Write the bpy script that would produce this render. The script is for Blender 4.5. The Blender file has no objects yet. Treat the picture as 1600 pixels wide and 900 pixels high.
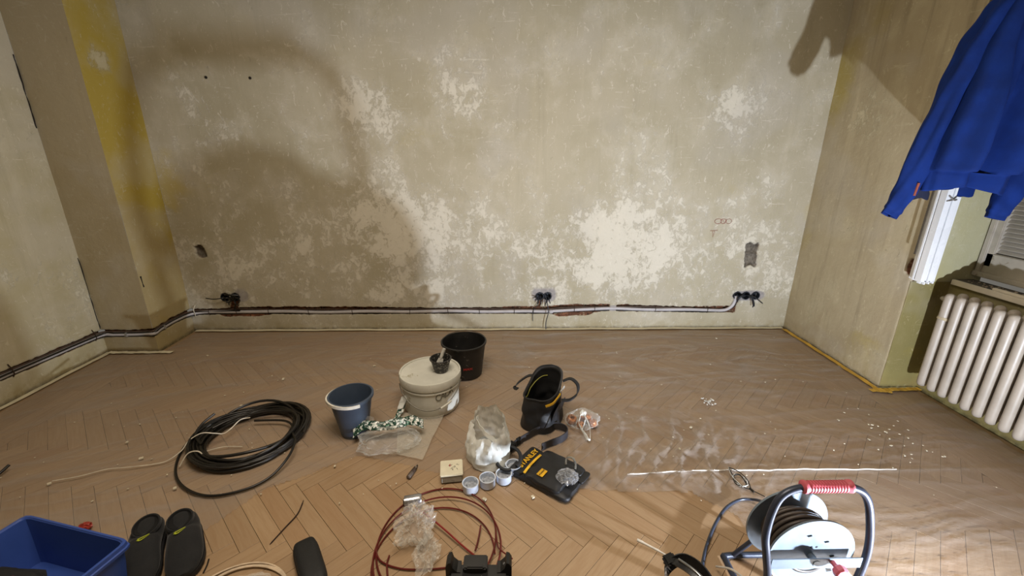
import bpy, bmesh, math, random
import numpy as np
from mathutils import Vector, Matrix, noise as mnoise
random.seed(7); rng = np.random.RandomState(11)
PI = math.pi
S = bpy.context.scene
C = S.collection

# ------------------------------------------------------------ camera
def look(yaw, pitch, roll):
    f = np.array([math.sin(yaw)*math.cos(pitch), math.cos(yaw)*math.cos(pitch), -math.sin(pitch)])
    r = np.array([math.cos(yaw), -math.sin(yaw), 0.0]); u = np.cross(r, f)
    c, s = math.cos(roll), math.sin(roll)
    return c*r + s*u, -s*r + c*u, f
_r, _u, _f = look(0.02312415, 0.31340464, 0.00423856)
cd = bpy.data.cameras.new('camera'); cam = bpy.data.objects.new('camera', cd); C.objects.link(cam)
cd.sensor_width = 36.0; cd.sensor_fit = 'HORIZONTAL'; cd.lens = 667.617/1600*36.0
cd.clip_start = 0.02; cd.clip_end = 50
cam.matrix_world = Matrix(((_r[0], _u[0], -_f[0], 0), (_r[1], _u[1], -_f[1], 0), (_r[2], _u[2], -_f[2], 1.5), (0, 0, 0, 1)))
S.camera = cam

# ------------------------------------------------------------ world, lights, exposure
S.view_settings.view_transform = 'Standard'; S.view_settings.look = 'None'
S.view_settings.gamma = 1; S.view_settings.use_curve_mapping = False
S.view_settings.exposure = 0.14
w = bpy.data.worlds.new('room_air'); S.world = w; w.use_nodes = True
w.node_tree.nodes['Background'].inputs[0].default_value = (0.9, 0.85, 0.75, 1)
w.node_tree.nodes['Background'].inputs[1].default_value = 0.15
CEIL_W, LED_W = 56.0, 84.0
LED = (1.63, 0.485, 0.16)
la = bpy.data.lights.new('ceiling_glow', 'AREA'); la.shape = 'RECTANGLE'; la.size = 1.3; la.size_y = 1.0
la.energy = CEIL_W; la.color = (1.0, 0.86, 0.70)
lo = bpy.data.objects.new('ceiling_glow', la); C.objects.link(lo); lo.location = (-0.2, 1.1, 2.86)
lb = bpy.data.lights.new('work_lamp_beam', 'AREA'); lb.shape = 'DISK'; lb.size = 0.04
lb.energy = LED_W; lb.color = (0.80, 0.87, 1.0)
lq = bpy.data.objects.new('work_lamp_beam', lb); C.objects.link(lq); lq.location = LED
lq.rotation_euler = Vector((-0.42, 1.0, 0.60)).to_track_quat('-Z', 'Y').to_euler()

# ------------------------------------------------------------ helpers: materials
def lin(h):
    h = h.lstrip('#'); o = []
    for i in (0, 2, 4):
        c = int(h[i:i+2], 16)/255
        o.append(c/12.92 if c <= .04045 else ((c+.055)/1.055)**2.4)
    return (o[0], o[1], o[2], 1)
class NT:
    def __init__(s, name):
        s.m = bpy.data.materials.new(name); s.m.use_nodes = True; s.t = s.m.node_tree
        s.b = s.t.nodes['Principled BSDF']; s.out = s.t.nodes['Material Output']
    def n(s, typ, ins=None, **kw):
        x = s.t.nodes.new(typ)
        for k, v in kw.items(): setattr(x, k, v)
        for k, v in (ins or {}).items(): s.set(x.inputs[k], v)
        return x
    def set(s, inp, v):
        if isinstance(v, bpy.types.NodeSocket): s.t.links.new(v, inp)
        else: inp.default_value = v
    def noise(s, vec, scale, detail=4, rough=.55, dist=0.0):
        return s.n('ShaderNodeTexNoise', {'Vector': vec, 'Scale': scale, 'Detail': detail, 'Roughness': rough, 'Distortion': dist}).outputs['Fac']
    def ramp(s, fac, a, b, lo=0.0, hi=1.0):
        return s.n('ShaderNodeMapRange', {'Value': fac, 'From Min': a, 'From Max': b, 'To Min': lo, 'To Max': hi}, interpolation_type='SMOOTHSTEP').outputs[0]
    def math(s, op, a, b=0.0, c=0.0):
        x = s.n('ShaderNodeMath', operation=op); s.set(x.inputs[0], a); s.set(x.inputs[1], b)
        if op == 'MULTIPLY_ADD': s.set(x.inputs[2], c)
        return x.outputs[0]
    def mix(s, f, a, b, mode='MIX'):
        x = s.n('ShaderNodeMix', data_type='RGBA', blend_type=mode)
        s.set(x.inputs[0], f); s.set(x.inputs[6], a); s.set(x.inputs[7], b); return x.outputs[2]
    def scaled(s, vec, sc):
        return s.n('ShaderNodeMapping', {'Vector': vec, 'Scale': sc}).outputs[0]
    def co(s): return s.n('ShaderNodeTexCoord').outputs['Object']
    def bump(s, h, strength=.3, dist=.003, normal=None):
        d = {'Height': h, 'Strength': strength, 'Distance': dist}
        x = s.n('ShaderNodeBump', d)
        if normal is not None: s.set(x.inputs['Normal'], normal)
        return x.outputs[0]
    def attr(s, name):
        return s.n('ShaderNodeAttribute', attribute_name=name).outputs['Fac']
MATS = {}
def pm(name, col, rough=.5, metal=0.0, vary=.12, scale=25, bump=.1, col2=None, thr=None, trans=0.0, spec=.5, sheen=0.0, bscale=None, coat=0.0):
    """general procedural material: base colour with noise variation, optional second colour in speckles"""
    if name in MATS: return MATS[name]
    g = NT(name); co = g.co()
    f = g.noise(co, scale, 5, .6)
    c = lin(col); dk = tuple(x*(1-vary*1.6) for x in c[:3])+(1,); lt = tuple(min(1, x*(1+vary)) for x in c[:3])+(1,)
    base = g.mix(g.ramp(f, .3, .7), dk, lt)
    if col2:
        t = thr or (.58, .64)
        base = g.mix(g.ramp(g.noise(co, scale*2.3, 7, .65, .6), *t), base, lin(col2))
    g.set(g.b.inputs['Base Color'], base)
    g.set(g.b.inputs['Roughness'], g.ramp(f, .2, .8, max(.02, rough-.07), min(1, rough+.07)))
    g.b.inputs['Metallic'].default_value = metal
    g.b.inputs['Specular IOR Level'].default_value = spec
    g.b.inputs['Coat Weight'].default_value = coat
    if sheen: g.b.inputs['Sheen Weight'].default_value = sheen
    if bump: g.set(g.b.inputs['Normal'], g.bump(g.noise(co, bscale or scale*4, 3), bump, .002))
    if trans:
        tr = g.n('ShaderNodeBsdfTransparent')
        ms = g.n('ShaderNodeMixShader'); g.set(ms.inputs[0], trans); g.t.links.new(g.b.outputs[0], ms.inputs[1]); g.t.links.new(tr.outputs[0], ms.inputs[2])
        g.t.links.new(ms.outputs[0], g.out.inputs[0])
    MATS[name] = g.m; return g.m

def film_mat(name, col, base=.10, edge=.75, rough=.16, nscale=60, spec=.8):
    """thin clear plastic: mostly transparent, more milky and shiny at grazing angles and where crumpled"""
    if name in MATS: return MATS[name]
    g = NT(name); co = g.co()
    g.b.inputs['Base Color'].default_value = lin(col); g.b.inputs['Roughness'].default_value = rough
    g.b.inputs['Specular IOR Level'].default_value = spec
    h = g.noise(co, nscale, 3, .5, .8)
    nm = g.bump(h, .4, .008); g.set(g.b.inputs['Normal'], nm)
    lw = g.n('ShaderNodeLayerWeight', {'Blend': .35, 'Normal': nm}).outputs['Facing']
    f = g.ramp(lw, .15, 1.0, base, edge)
    ms = g.n('ShaderNodeMixShader'); g.set(ms.inputs[0], f)
    tr = g.n('ShaderNodeBsdfTransparent')
    g.t.links.new(tr.outputs[0], ms.inputs[1]); g.t.links.new(g.b.outputs[0], ms.inputs[2]); g.t.links.new(ms.outputs[0], g.out.inputs[0])
    MATS[name] = g.m; return g.m

# ------------------------------------------------------------ helpers: meshes
def new_obj(name, me, mat=None, parent=None, smooth=True, loc=None):
    o = bpy.data.objects.new(name, me); C.objects.link(o)
    if mat is not None and not me.materials: me.materials.append(mat)
    if smooth and len(me.polygons):
        me.polygons.foreach_set('use_smooth', [True]*len(me.polygons))
    if parent is not None: o.parent = parent
    if loc is not None: o.location = loc
    return o
def bmo(name, bm, mat, parent=None, smooth=False, bevel=0, seg=2, angle=.6):
    if bevel:
        es = [e for e in bm.edges if len(e.link_faces) == 2 and e.calc_face_angle(0) > angle]
        bmesh.ops.bevel(bm, geom=es, offset=bevel, segments=seg, affect='EDGES', clamp_overlap=True)
    bmesh.ops.recalc_face_normals(bm, faces=bm.faces)
    if smooth:
        for e in bm.edges:
            if len(e.link_faces) == 2 and e.calc_face_angle(0) > .9: e.smooth = False
    me = bpy.data.meshes.new(name); bm.to_mesh(me); bm.free()
    return new_obj(name, me, mat, parent, smooth)
def box(bm, c, s, rot=None):
    m = Matrix.Translation(c)
    if rot is not None: m = m @ rot
    r = bmesh.ops.create_cube(bm, size=1, matrix=m @ Matrix.Diagonal((s[0], s[1], s[2], 1)))
    return r['verts']
def rz(a): return Matrix.Rotation(a, 4, 'Z')
def rx(a): return Matrix.Rotation(a, 4, 'X')
def ry(a): return Matrix.Rotation(a, 4, 'Y')
def prism(bm, poly, z0, z1, M=None):
    M = M or Matrix.Identity(4)
    a = [bm.verts.new(M @ Vector((p[0], p[1], z0))) for p in poly]
    b = [bm.verts.new(M @ Vector((p[0], p[1], z1))) for p in poly]
    n = len(poly); bm.faces.new(a[::-1]); bm.faces.new(b)
    for i in range(n): bm.faces.new((a[i], a[(i+1) % n], b[(i+1) % n], b[i]))
def lathe(bm, prof, seg=40, M=None, sx=1, sy=1):
    M = M or Matrix.Identity(4); rings = []
    for r, z in prof:
        if r < 1e-6: rings.append([bm.verts.new(M @ Vector((0, 0, z)))])
        else: rings.append([bm.verts.new(M @ Vector((r*sx*math.cos(2*PI*i/seg), r*sy*math.sin(2*PI*i/seg), z))) for i in range(seg)])
    for a, b in zip(rings, rings[1:]):
        for i in range(seg):
            j = (i+1) % seg
            if len(a) == 1 and len(b) == 1: continue
            if len(a) == 1: bm.faces.new((a[0], b[j], b[i]))
            elif len(b) == 1: bm.faces.new((a[i], a[j], b[0]))
            else: bm.faces.new((a[i], a[j], b[j], b[i]))
def smooth_path(pts, n=8, closed=False):
    P = [Vector(p) for p in pts]; out = []; m = len(P)
    rngi = range(m if closed else m-1)
    for i in rngi:
        if closed: a, b, c, d = P[(i-1) % m], P[i], P[(i+1) % m], P[(i+2) % m]
        else: a, b, c, d = P[max(i-1, 0)], P[i], P[i+1], P[min(i+2, m-1)]
        for k in range(n):
            t = k/n
            out.append(.5*((2*b)+(c-a)*t+(2*a-5*b+4*c-d)*t*t+(3*b-a-3*c+d)*t**3))
    if not closed: out.append(P[-1])
    return out
def tube(bm, pts, r, seg=8, closed=False, cap=True, flat=None):
    P = [Vector(p) for p in pts]; n = len(P)
    rr = r if hasattr(r, '__len__') else [r]*n
    prev = None; rings = []
    for i in range(n):
        if closed: t = P[(i+1) % n]-P[(i-1) % n]
        else: t = P[min(i+1, n-1)]-P[max(i-1, 0)]
        if t.length < 1e-9: t = Vector((0, 0, 1))
        t.normalize()
        if flat is not None:
            up = Vector(flat); u = t.cross(up).normalized(); v = u.cross(t).normalized()
        else:
            if prev is None:
                up = Vector((0, 0, 1)) if abs(t.z) < .9 else Vector((1, 0, 0)); u = t.cross(up).normalized()
            else:
                u = prev-t*prev.dot(t)
                u = u.normalized() if u.length > 1e-6 else t.orthogonal().normalized()
            v = t.cross(u); prev = u
        ru, rv = rr[i] if hasattr(rr[i], '__len__') else (rr[i], rr[i])
        rings.append([bm.verts.new(P[i]+u*ru*math.cos(2*PI*k/seg)+v*rv*math.sin(2*PI*k/seg)) for k in range(seg)])
    m = n if closed else n-1
    for i in range(m):
        a, b = rings[i], rings[(i+1) % n]
        for k in range(seg):
            j = (k+1) % seg; bm.faces.new((a[k], a[j], b[j], b[k]))
    if cap and not closed:
        bm.faces.new(rings[0][::-1]); bm.faces.new(rings[-1])
def strap(bm, pts, width, thick, up=(0, 0, 1)):
    """flat band following pts; width along 'up'"""
    P = [Vector(p) for p in pts]; n = len(P); rings = []
    for i in range(n):
        t = (P[min(i+1, n-1)]-P[max(i-1, 0)]).normalized()
        U = Vector(up[i] if hasattr(up[0], '__len__') else up); s = t.cross(U).normalized(); v = s.cross(t).normalized()
        rings.append([bm.verts.new(P[i]+a*v*width/2+b*s*thick/2) for a, b in ((-1, -1), (1, -1), (1, 1), (-1, 1))])
    for a, b in zip(rings, rings[1:]):
        for k in range(4): j = (k+1) % 4; bm.faces.new((a[k], a[j], b[j], b[k]))
    bm.faces.new(rings[0][::-1]); bm.faces.new(rings[-1])
def loft(bm, rings, closed=True, cap0=False, cap1=False):
    vs = [[bm.verts.new(p) for p in r] for r in rings]
    for a, b in zip(vs, vs[1:]):
        n = len(a)
        for k in range(n if closed else n-1):
            j = (k+1) % n; bm.faces.new((a[k], a[j], b[j], b[k]))
    if cap0: bm.faces.new(vs[0][::-1])
    if cap1: bm.faces.new(vs[-1])
    return vs
def nz(p, s=1.0, o=0.0): return mnoise.noise(Vector((p[0]*s+o, p[1]*s+o*1.7, p[2]*s-o)))
def jitter(bm, amp, sc, off=0.0, zmin=None, ridge=False):
    for v in bm.verts:
        q = mnoise.noise_vector(v.co*sc+Vector((off, off*2, -off)))
        if ridge: q = Vector([math.copysign(abs(x)**.6, x) for x in q])
        v.co += q*amp
        if zmin is not None and v.co.z < zmin: v.co.z = zmin
def text_part(name, txt, size, mat, parent, M, depth=.0006, shear=0, bold=0.0, sx=1.0):
    cu = bpy.data.curves.new(name, 'FONT'); cu.body = txt; cu.size = size; cu.extrude = depth; cu.shear = shear; cu.offset = bold
    cu.align_x = 'CENTER'; cu.align_y = 'CENTER'; cu.resolution_u = 3
    to = bpy.data.objects.new(name, cu); C.objects.link(to)
    dg = bpy.context.evaluated_depsgraph_get(); me = bpy.data.meshes.new_from_object(to.evaluated_get(dg))
    bpy.data.objects.remove(to); me.name = name
    me.materials.clear(); me.transform(M @ Matrix.Diagonal((sx, 1, 1, 1)))
    return new_obj(name, me, mat, parent, smooth=False)

def tag(o, label=None, cat=None, group=None, kind=None):
    if label: o['label'] = label
    if cat: o['category'] = cat
    if group: o['group'] = group
    if kind: o['kind'] = kind
    return o
def thing(name, label, cat, loc=(0, 0, 0), rot=0, group=None):
    o = bpy.data.objects.new(name, None); C.objects.link(o); o.location = loc; o.rotation_euler = (0, 0, rot); o.empty_display_size = .05
    return tag(o, label, cat, group)

# ------------------------------------------------------------ numpy value noise
def vnoise(x, y, seed):
    r = np.random.RandomState(seed); G = r.rand(128, 128)
    xi = np.floor(x).astype(int); yi = np.floor(y).astype(int); fx = x-xi; fy = y-yi
    fx = fx*fx*(3-2*fx); fy = fy*fy*(3-2*fy)
    g = lambda a, b: G[a % 128, b % 128]
    return (g(xi, yi)*(1-fx)+g(xi+1, yi)*fx)*(1-fy)+(g(xi, yi+1)*(1-fx)+g(xi+1, yi+1)*fx)*fy
def fbm(x, y, seed, o=4):
    s = 0; a = .5; t = 0
    for k in range(o):
        s = s+a*vnoise(x*2**k, y*2**k, seed+k); t += a; a *= .5
    return s/t
def sst(a, b, x):
    t = np.clip((x-a)/(b-a), 0, 1); return t*t*(3-2*t)

# ------------------------------------------------------------ wall plaster material
def plaster(name, A, B, white, yellow, wbias, ybias, streak=.35, blobs=(), yblobs=(), lowwhite=0.0, grime=.5):
    """stripped plaster: two greige tones, white scraped filler, yellow paint remnants, streaks, grime at the foot"""
    g = NT(name); co = g.co()
    sep = g.n('ShaderNodeSeparateXYZ', {'Vector': co}); Z = sep.outputs[2]
    big = g.noise(co, 1.1, 4, .6, .5)
    c = g.mix(g.ramp(big, .36, .64), lin(A), lin(B))
    sv = g.scaled(co, (14, 14, .7)); st = g.noise(sv, 1.0, 5, .7)
    c = g.mix(g.math('MULTIPLY', g.ramp(st, .5, .8), streak), c, tuple(x*.66 for x in lin(A)[:3])+(1,))
    sv2 = g.scaled(co, (7, 7, .5)); st2 = g.noise(sv2, 1.0, 4, .6)
    c = g.mix(g.math('MULTIPLY', g.ramp(st2, .52, .75), streak*.8), c, tuple(min(1, x*1.25) for x in lin(B)[:3])+(1,))
    # yellow remnants
    yn = g.noise(co, 2.1, 5, .62, .7)
    yv = g.math('ADD', yn, ybias)
    for (p, r, a) in yblobs:
        d = g.n('ShaderNodeVectorMath', {0: g.scaled(co, (1, 1, .45)), 1: (p[0], p[1], p[2]*.45)}, operation='DISTANCE').outputs['Value']
        yv = g.math('ADD', yv, g.ramp(d, 0, r, a, 0))
    c = g.mix(g.ramp(yv, .52, .86, 0, .8), c, lin(yellow))
    # white scraped filler
    w1 = g.noise(g.scaled(co, (1, 1, .9)), 4.2, 5, .6, .3); w2 = g.noise(g.scaled(co, (1.25, 1.25, 1)), 19, 10, .78, .6)
    wn = g.math('MULTIPLY_ADD', w1, .42, g.math('MULTIPLY', w2, .58))
    wv = g.math('ADD', wn, wbias)
    band = g.math('MULTIPLY', g.ramp(Z, .05, .35), g.ramp(Z, 1.6, .7))
    wv = g.math('MULTIPLY_ADD', band, lowwhite, wv)
    for (p, r, a) in blobs:
        d = g.n('ShaderNodeVectorMath', {0: co, 1: p}, operation='DISTANCE').outputs['Value']
        wv = g.math('ADD', wv, g.ramp(d, 0, r, a, 0))
    soft = g.ramp(g.math('ADD', w1, g.math('SUBTRACT', wv, wn)), .42, .74, 0, .34)
    c = g.mix(soft, c, lin(white))
    wm = g.ramp(wv, .54, .60)
    c = g.mix(g.math('MULTIPLY', wm, .62), c, lin(white))
    cool = g.ramp(g.noise(co, 1.9, 3, .5), .52, .68, 0, .45); c = g.mix(cool, c, g.mix(.5, c, lin('#b4b0aa')))
    # fine scratches
    fs = g.noise(g.scaled(co, (26, 26, 14)), 1.0, 8, .75, 1.6)
    c = g.mix(g.math('MULTIPLY', g.ramp(fs, .585, .64), .55), c, lin(white))
    fh = g.noise(g.scaled(co, (5, 5, 40)), 1.0, 6, .7, .9)
    c = g.mix(g.math('MULTIPLY', g.ramp(fh, .62, .68), .4), c, lin(white))
    fd = g.noise(g.scaled(co, (30, 30, 20)), 1.0, 7, .8, .6)
    c = g.mix(g.math('MULTIPLY', g.ramp(fd, .60, .70), .35), c, tuple(x*.5 for x in lin(A)[:3])+(1,))
    # grime near the floor
    gr = g.math('MULTIPLY', g.ramp(Z, .13, .0), g.ramp(g.noise(co, 9, 6, .7), .35, .7))
    c = g.mix(g.math('MULTIPLY', gr, grime), c, lin('#8b7a4c'))
    gr2 = g.math('MULTIPLY', g.ramp(Z, .035, .0), g.ramp(g.noise(co, 22, 5, .7), .3, .6))
    c = g.mix(g.math('MULTIPLY', gr2, .7), c, lin('#3c3426'))
    # cut channel: brick, mortar, dark speckle
    cut = g.attr('cut'); patch = g.attr('patch')
    pc = g.mix(g.ramp(g.noise(co, 20, 4), .3, .7), lin('#96918f'), lin('#aaa5a2'))
    c = g.mix(patch, c, pc)
    bn = g.noise(g.scaled(co, (9, 9, 30)), 1.0, 4, .6)
    bc = g.mix(g.ramp(bn, .4, .6), lin('#634332'), lin('#8f6248'))
    bc = g.mix(g.ramp(g.noise(co, 45, 5, .7), .52, .6), bc, lin('#3a2a1e'))
    bc = g.mix(g.ramp(g.noise(co, 16, 5, .7), .56, .62), bc, lin('#96846a'))
    gb = g.attr('grey'); bc = g.mix(gb, bc, g.mix(g.ramp(g.noise(co, 40, 4), .3, .7), lin('#5d564c'), lin('#857d70')))
    c = g.mix(g.ramp(cut, .12, .5), c, bc)
    g.set(g.b.inputs['Base Color'], c)
    g.b.inputs['Roughness'].default_value = .88; g.b.inputs['Specular IOR Level'].default_value = .2
    h = g.math('MULTIPLY_ADD', wm, .5, g.math('MULTIPLY_ADD', g.noise(co, 45, 6, .7), .35, g.math('MULTIPLY', g.noise(co, 9, 4, .6), .9)))
    g.set(g.b.inputs['Normal'], g.bump(h, .55, .006))
    return g.m

def wall_grid(name, us, vs, fn, mp, mat, parent=None, kind='structure'):
    U, V = np.meshgrid(us, vs); D, cut, patch, grey = fn(U, V)
    X, Y, Zc = mp(U, V, D)
    nu, nv = len(us), len(vs)
    co = np.stack([X.ravel(), Y.ravel(), Zc.ravel()], 1)
    i = np.arange(nu*nv).reshape(nv, nu)
    f = np.stack([i[:-1, :-1].ravel(), i[:-1, 1:].ravel(), i[1:, 1:].ravel(), i[1:, :-1].ravel()], 1)
    me = bpy.data.meshes.new(name); me.from_pydata(co.tolist(), [], f.tolist())
    for an, arr in (('cut', cut), ('patch', patch), ('grey', grey)):
        a = me.attributes.new(an, 'FLOAT', 'POINT'); a.data.foreach_set('value', np.broadcast_to(arr, U.shape).ravel().astype(np.float32))
    o = new_obj(name, me, mat, parent)
    if kind: o['kind'] = kind
    return o

# room dimensions
D0, XL, XR, YC, YL, XLW, XN = 3.462, -2.66, 2.499, 2.446, 3.052, -3.044, 2.752
YB, ZT, XWN = -1.7, 2.9, 2.90          # rear wall, ceiling, window plane
ar = lambda a, b, s: np.linspace(a, b, max(2, int(round((b-a)/s))+1))
def cat(*L): return np.unique(np.round(np.concatenate(L), 5))

m_back = plaster('plaster_back', '#aaa28a', '#b4ac96', '#dcd7c8', '#b9a658', -.025, -.125, .3,
    blobs=[((-1.0, D0, 1.78), .4, .12), ((1.78, D0, 1.72), .36, .13), ((-.85, D0, .95), .75, .09), ((.9, D0, .75), .95, .06), ((1.1, D0, .62), .6, .03), ((-.35, D0, 1.95), .35, .08), ((-2.2, D0, 1.7), .4, .06)],
    yblobs=[((-2.62, D0, 1.2), .28, .25), ((1.85, D0, 1.3), .2, .16), ((2.5, D0, 1.0), .12, .35), ((-.1, D0, 2.2), .4, .06)], lowwhite=.07)
m_col = plaster('plaster_column_side', '#a09066', '#ab9b72', '#b9b095', '#a38d2c', -.10, -.06, .25,
    blobs=[((XL, 3.2, 2.05), .17, .22)], yblobs=[((XL, 3.32, 1.45), .62, .40), ((XL, 3.2, 2.40), .50, .32)])
m_face = plaster('plaster_column_face', '#9c8d6b', '#a5987b', '#b8af98', '#a08a48', -.14, -.06, .3)
m_left = plaster('plaster_left', '#b0a684', '#beb6a0', '#d6d0ba', '#b09a56', -.04, -.06, .4, lowwhite=.03, grime=.8)
m_right = plaster('plaster_right', '#a3967a', '#b0a488', '#c9c0a2', '#a59550', -.05, -.10, .85,
    blobs=[((XR, 3.15, 1.7), .35, .12)], yblobs=[((XR, 3.44, 1.9), .25, .34), ((XR, 3.44, .9), .16, .30), ((XR, 3.3, 2.3), .4, .2), ((XR, 2.6, .4), .4, .14)])
m_step = plaster('plaster_niche', '#7d7348', '#8d8352', '#a59b78', '#988530', -.16, -.04, .2, grime=.9)
m_reveal = plaster('plaster_reveal', '#a7a073', '#aaa689', '#c2bda6', '#a5a35c', -.06, -.05, .3)

# --- back wall with the cable channel, socket boxes and broken holes
zc_pts = ([-2.7, -2.2, -1.6, -.66, .0, .36, .62, .94, 1.3, 1.75, 2.0, 2.2], [.166, .176, .168, .170, .168, .164, .181, .189, .181, .172, .171, .171])
def zchan(x): return np.interp(x, *zc_pts)
def back_fn(U, V):
    n1 = fbm(U*14, V*14, 3); n2 = fbm(U*45, V*45, 5, 3); n3 = fbm(U*5, V*5, 9)
    zc = zchan(U)
    up = .036+.012*(n1-.5)+.014*(n2-.5)+.008*np.sin(U*3)
    dn = .025+.014*(n2-.5)
    dn = dn+.030*sst(.40, .50, U)*(1-sst(.72, .84, U))*(.7+n1*.6)+.022*sst(-2.45, -2.35, U)*(1-sst(-2.15, -1.95, U))
    inside = np.where(V > zc, 1-sst(up-.004, up+.003, V-zc), 1-sst(dn-.004, dn+.003, zc-V))
    inside = inside*(1-sst(2.03, 2.05, U))
    inside = inside*(1-sst(.925, .935, U)*(1-sst(.985, .995, U)))
    deep = np.where((V < zc-.028), .010, .032)
    D = inside*(deep+.006*(n2-.5))
    cut = inside.copy()
    # branches up to the boxes
    for (xa, za, xb, zb, wd) in ((-2.30, .18, -2.26, .30, .030), (2.00, .17, 2.05, .29, .020), (.30, .18, .335, .285, .010)):
        t = np.clip(((U-xa)*(xb-xa)+(V-za)*(zb-za))/((xb-xa)**2+(zb-za)**2), 0, 1)
        d = np.hypot(U-(xa+t*(xb-xa)), V-(za+t*(zb-za)))+.012*(n2-.5)
        k = 1-sst(wd-.004, wd+.004, d); D = np.maximum(D, k*.025); cut = np.maximum(cut, k)
    grey = np.zeros_like(U)
    for bx in (-2.345, -2.262, .318, .385, 2.036, 2.112, 2.196):
        d = np.hypot(U-bx, V-.302); k = 1-sst(.030, .036, d); D = np.maximum(D, k*.05); cut = np.maximum(cut, k); grey = np.maximum(grey, 1-sst(.034, .040, d))
    # broken holes higher up
    for (cx, cz, ax, az, sd) in ((-2.468, .695, .040, .052, 21), (2.098, .665, .055, .105, 31)):
        e = np.maximum(np.abs(U-cx-(V-cz)*(-.25 if cx < 0 else -.12))/ax, np.abs(V-cz)/az)+.55*(fbm(U*28, V*28, sd)-.5)
        k = 1-sst(.88, 1.0, e); ln = np.where(np.abs(V-.668+.006*(n2-.5)) < .008, .55, 1.0) if cx > 0 else 1.0
        D = np.maximum(D, k*.055*ln); cut = np.maximum(cut, k); grey = np.maximum(grey, 1-sst(.95, 1.25, e))
    patch = np.zeros_like(U)
    def rr(cx, cz, ax, az): return 1-sst(.8, 1.0, ((np.abs(U-cx)/ax)**3+(np.abs(V-cz)/az)**3)**(1/3)+.25*(n3-.5))
    patch = np.maximum(patch, rr(2.13, .302, .155, .050)); patch = np.maximum(patch, rr(-2.205, .315, .06, .055)*.8)
    patch = np.maximum(patch, rr(.35, .315, .11, .070)); patch = np.maximum(patch, rr(.96, .19, .04, .03)*.9)
    # broken scab above the channel
    e = np.hypot((U-.56)/.055, (V-.215)/.010)+.5*(n1-.5); k = 1-sst(.8, 1.1, e); D = np.maximum(D, k*.008); cut = np.maximum(cut, k*.8)
    D = D+.004*(n3-.5)+.0016*(n1-.5)
    return D, cut, patch, grey
us = ar(XL, XR, .009); vs = cat(ar(-.03, .10, .026), ar(.10, .25, .0042), ar(.25, .36, .006), ar(.36, .54, .03), ar(.54, .80, .009), ar(.8, ZT, .1))
wall_back = wall_grid('wall_back', us, vs, back_fn, lambda U, V, D: (U, D0+D, V), m_back)

def plain(seed, amp=.004):
    def f(U, V):
        n = fbm(U*4, V*4, seed); z = np.zeros_like(U); return amp*(n-.5)+.0015*(fbm(U*15, V*15, seed+3)-.5), z, z, z
    return f
def chan(zf, seed, hu=.028, hd=.026):
    def f(U, V):
        n2 = fbm(U*40, V*40, seed, 3); zc = zf(U)
        k = np.where(V > zc, 1-sst(hu-.004, hu+.004, V-zc+.016*(n2-.5)), 1-sst(hd-.004, hd+.004, zc-V+.016*(n2-.5)))
        n = fbm(U*4, V*4, seed+7); z = np.zeros_like(U)
        return k*.026+.005*(n-.5), k, z, z
    return f
vs2 = cat(ar(-.03, .11, .028), ar(.11, .235, .0065), ar(.235, ZT, .09))
zside = lambda y: np.interp(y, [3.05, 3.25, 3.46], [.160, .172, .168])
zface = lambda x: np.interp(x, [-3.04, -2.85, -2.66], [.157, .152, .160])
zleft = lambda y: np.interp(y, [-2, 1.5, 2.36, 2.75, 3.05], [.17, .172, .174, .162, .155])
wl_side = wall_grid('wall_left_return', ar(YL, D0, .012), vs2, chan(zside, 41), lambda U, V, D: (XL-D, U, V), m_col)
wl_face = wall_grid('wall_left_pier', ar(XLW, XL, .012), vs2, chan(zface, 47), lambda U, V, D: (U, YL+D, V), m_face)
wall_left = wall_grid('wall_left', cat(ar(YB, 1.6, .1), ar(1.6, YL, .012)), vs2, chan(zleft, 53), lambda U, V, D: (XLW-D, U, V), m_left)
def right_fn(U, V):
    n = fbm(U*5, V*5, 61); n1 = fbm(U*25, V*25, 67); z = np.zeros_like(U)
    e = np.hypot((U-YC)/.07, (V-.82)/.06)+.7*(n1-.5); k = 1-sst(.75, 1.0, e)
    edge = (1-sst(0, .012, U-YC))*.010*fbm(V*20+U*0, V*3, 71)
    return .007*(n-.5)+.002*(n1-.5)+k*.03+edge, k, z, z
wall_right = wall_grid('wall_right', cat(ar(YC, 2.6, .008), ar(2.6, D0, .04)), cat(ar(-.03, .7, .05), ar(.7, .95, .008), ar(.95, ZT, .07)), right_fn, lambda U, V, D: (XR+D, U, V), m_right)
wall_grid('wall_right_return', ar(XR, XN+.0, .02), ar(-.03, .74, .04), plain(73), lambda U, V, D: (U, YC+D*.6, V), m_step)
def rev_fn(U, V):
    n1 = fbm(U*25, V*25, 77); e = np.hypot((U-XR)/.06, (V-.80)/.07)+.7*(n1-.5); k = 1-sst(.75, 1.0, e); z = np.zeros_like(U)
    return .003*n1+k*.02, k, z, z
wall_grid('wall_right_reveal', ar(XR, XWN+.03, .012), cat(ar(.74, 1.0, .01), ar(1.0, 2.62, .08)), rev_fn, lambda U, V, D: (U, YC+D, V), m_reveal)
YW2 = .35                                # other end of the window niche
wall_grid('wall_right_niche', ar(YW2, YC, .06), ar(-.03, .735, .05), plain(79), lambda U, V, D: (XN+D, U, V), m_step)
bm = bmesh.new()
box(bm, (XR+.2, (YB+YW2)/2, ZT/2), (.4, YW2-YB, ZT)); box(bm, (XR+.3, (YW2+YC)/2, (2.62+ZT)/2), (.6, YC-YW2, ZT-2.62))
o = bmo('wall_right_side', bm, m_right); o['kind'] = 'structure'
bm = bmesh.new(); box(bm, ((XLW+XR)/2, YB-.05, ZT/2), (XR-XLW+.8, .1, ZT+.1)); o = bmo('wall_rear', bm, m_face); o['kind'] = 'structure'
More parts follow.
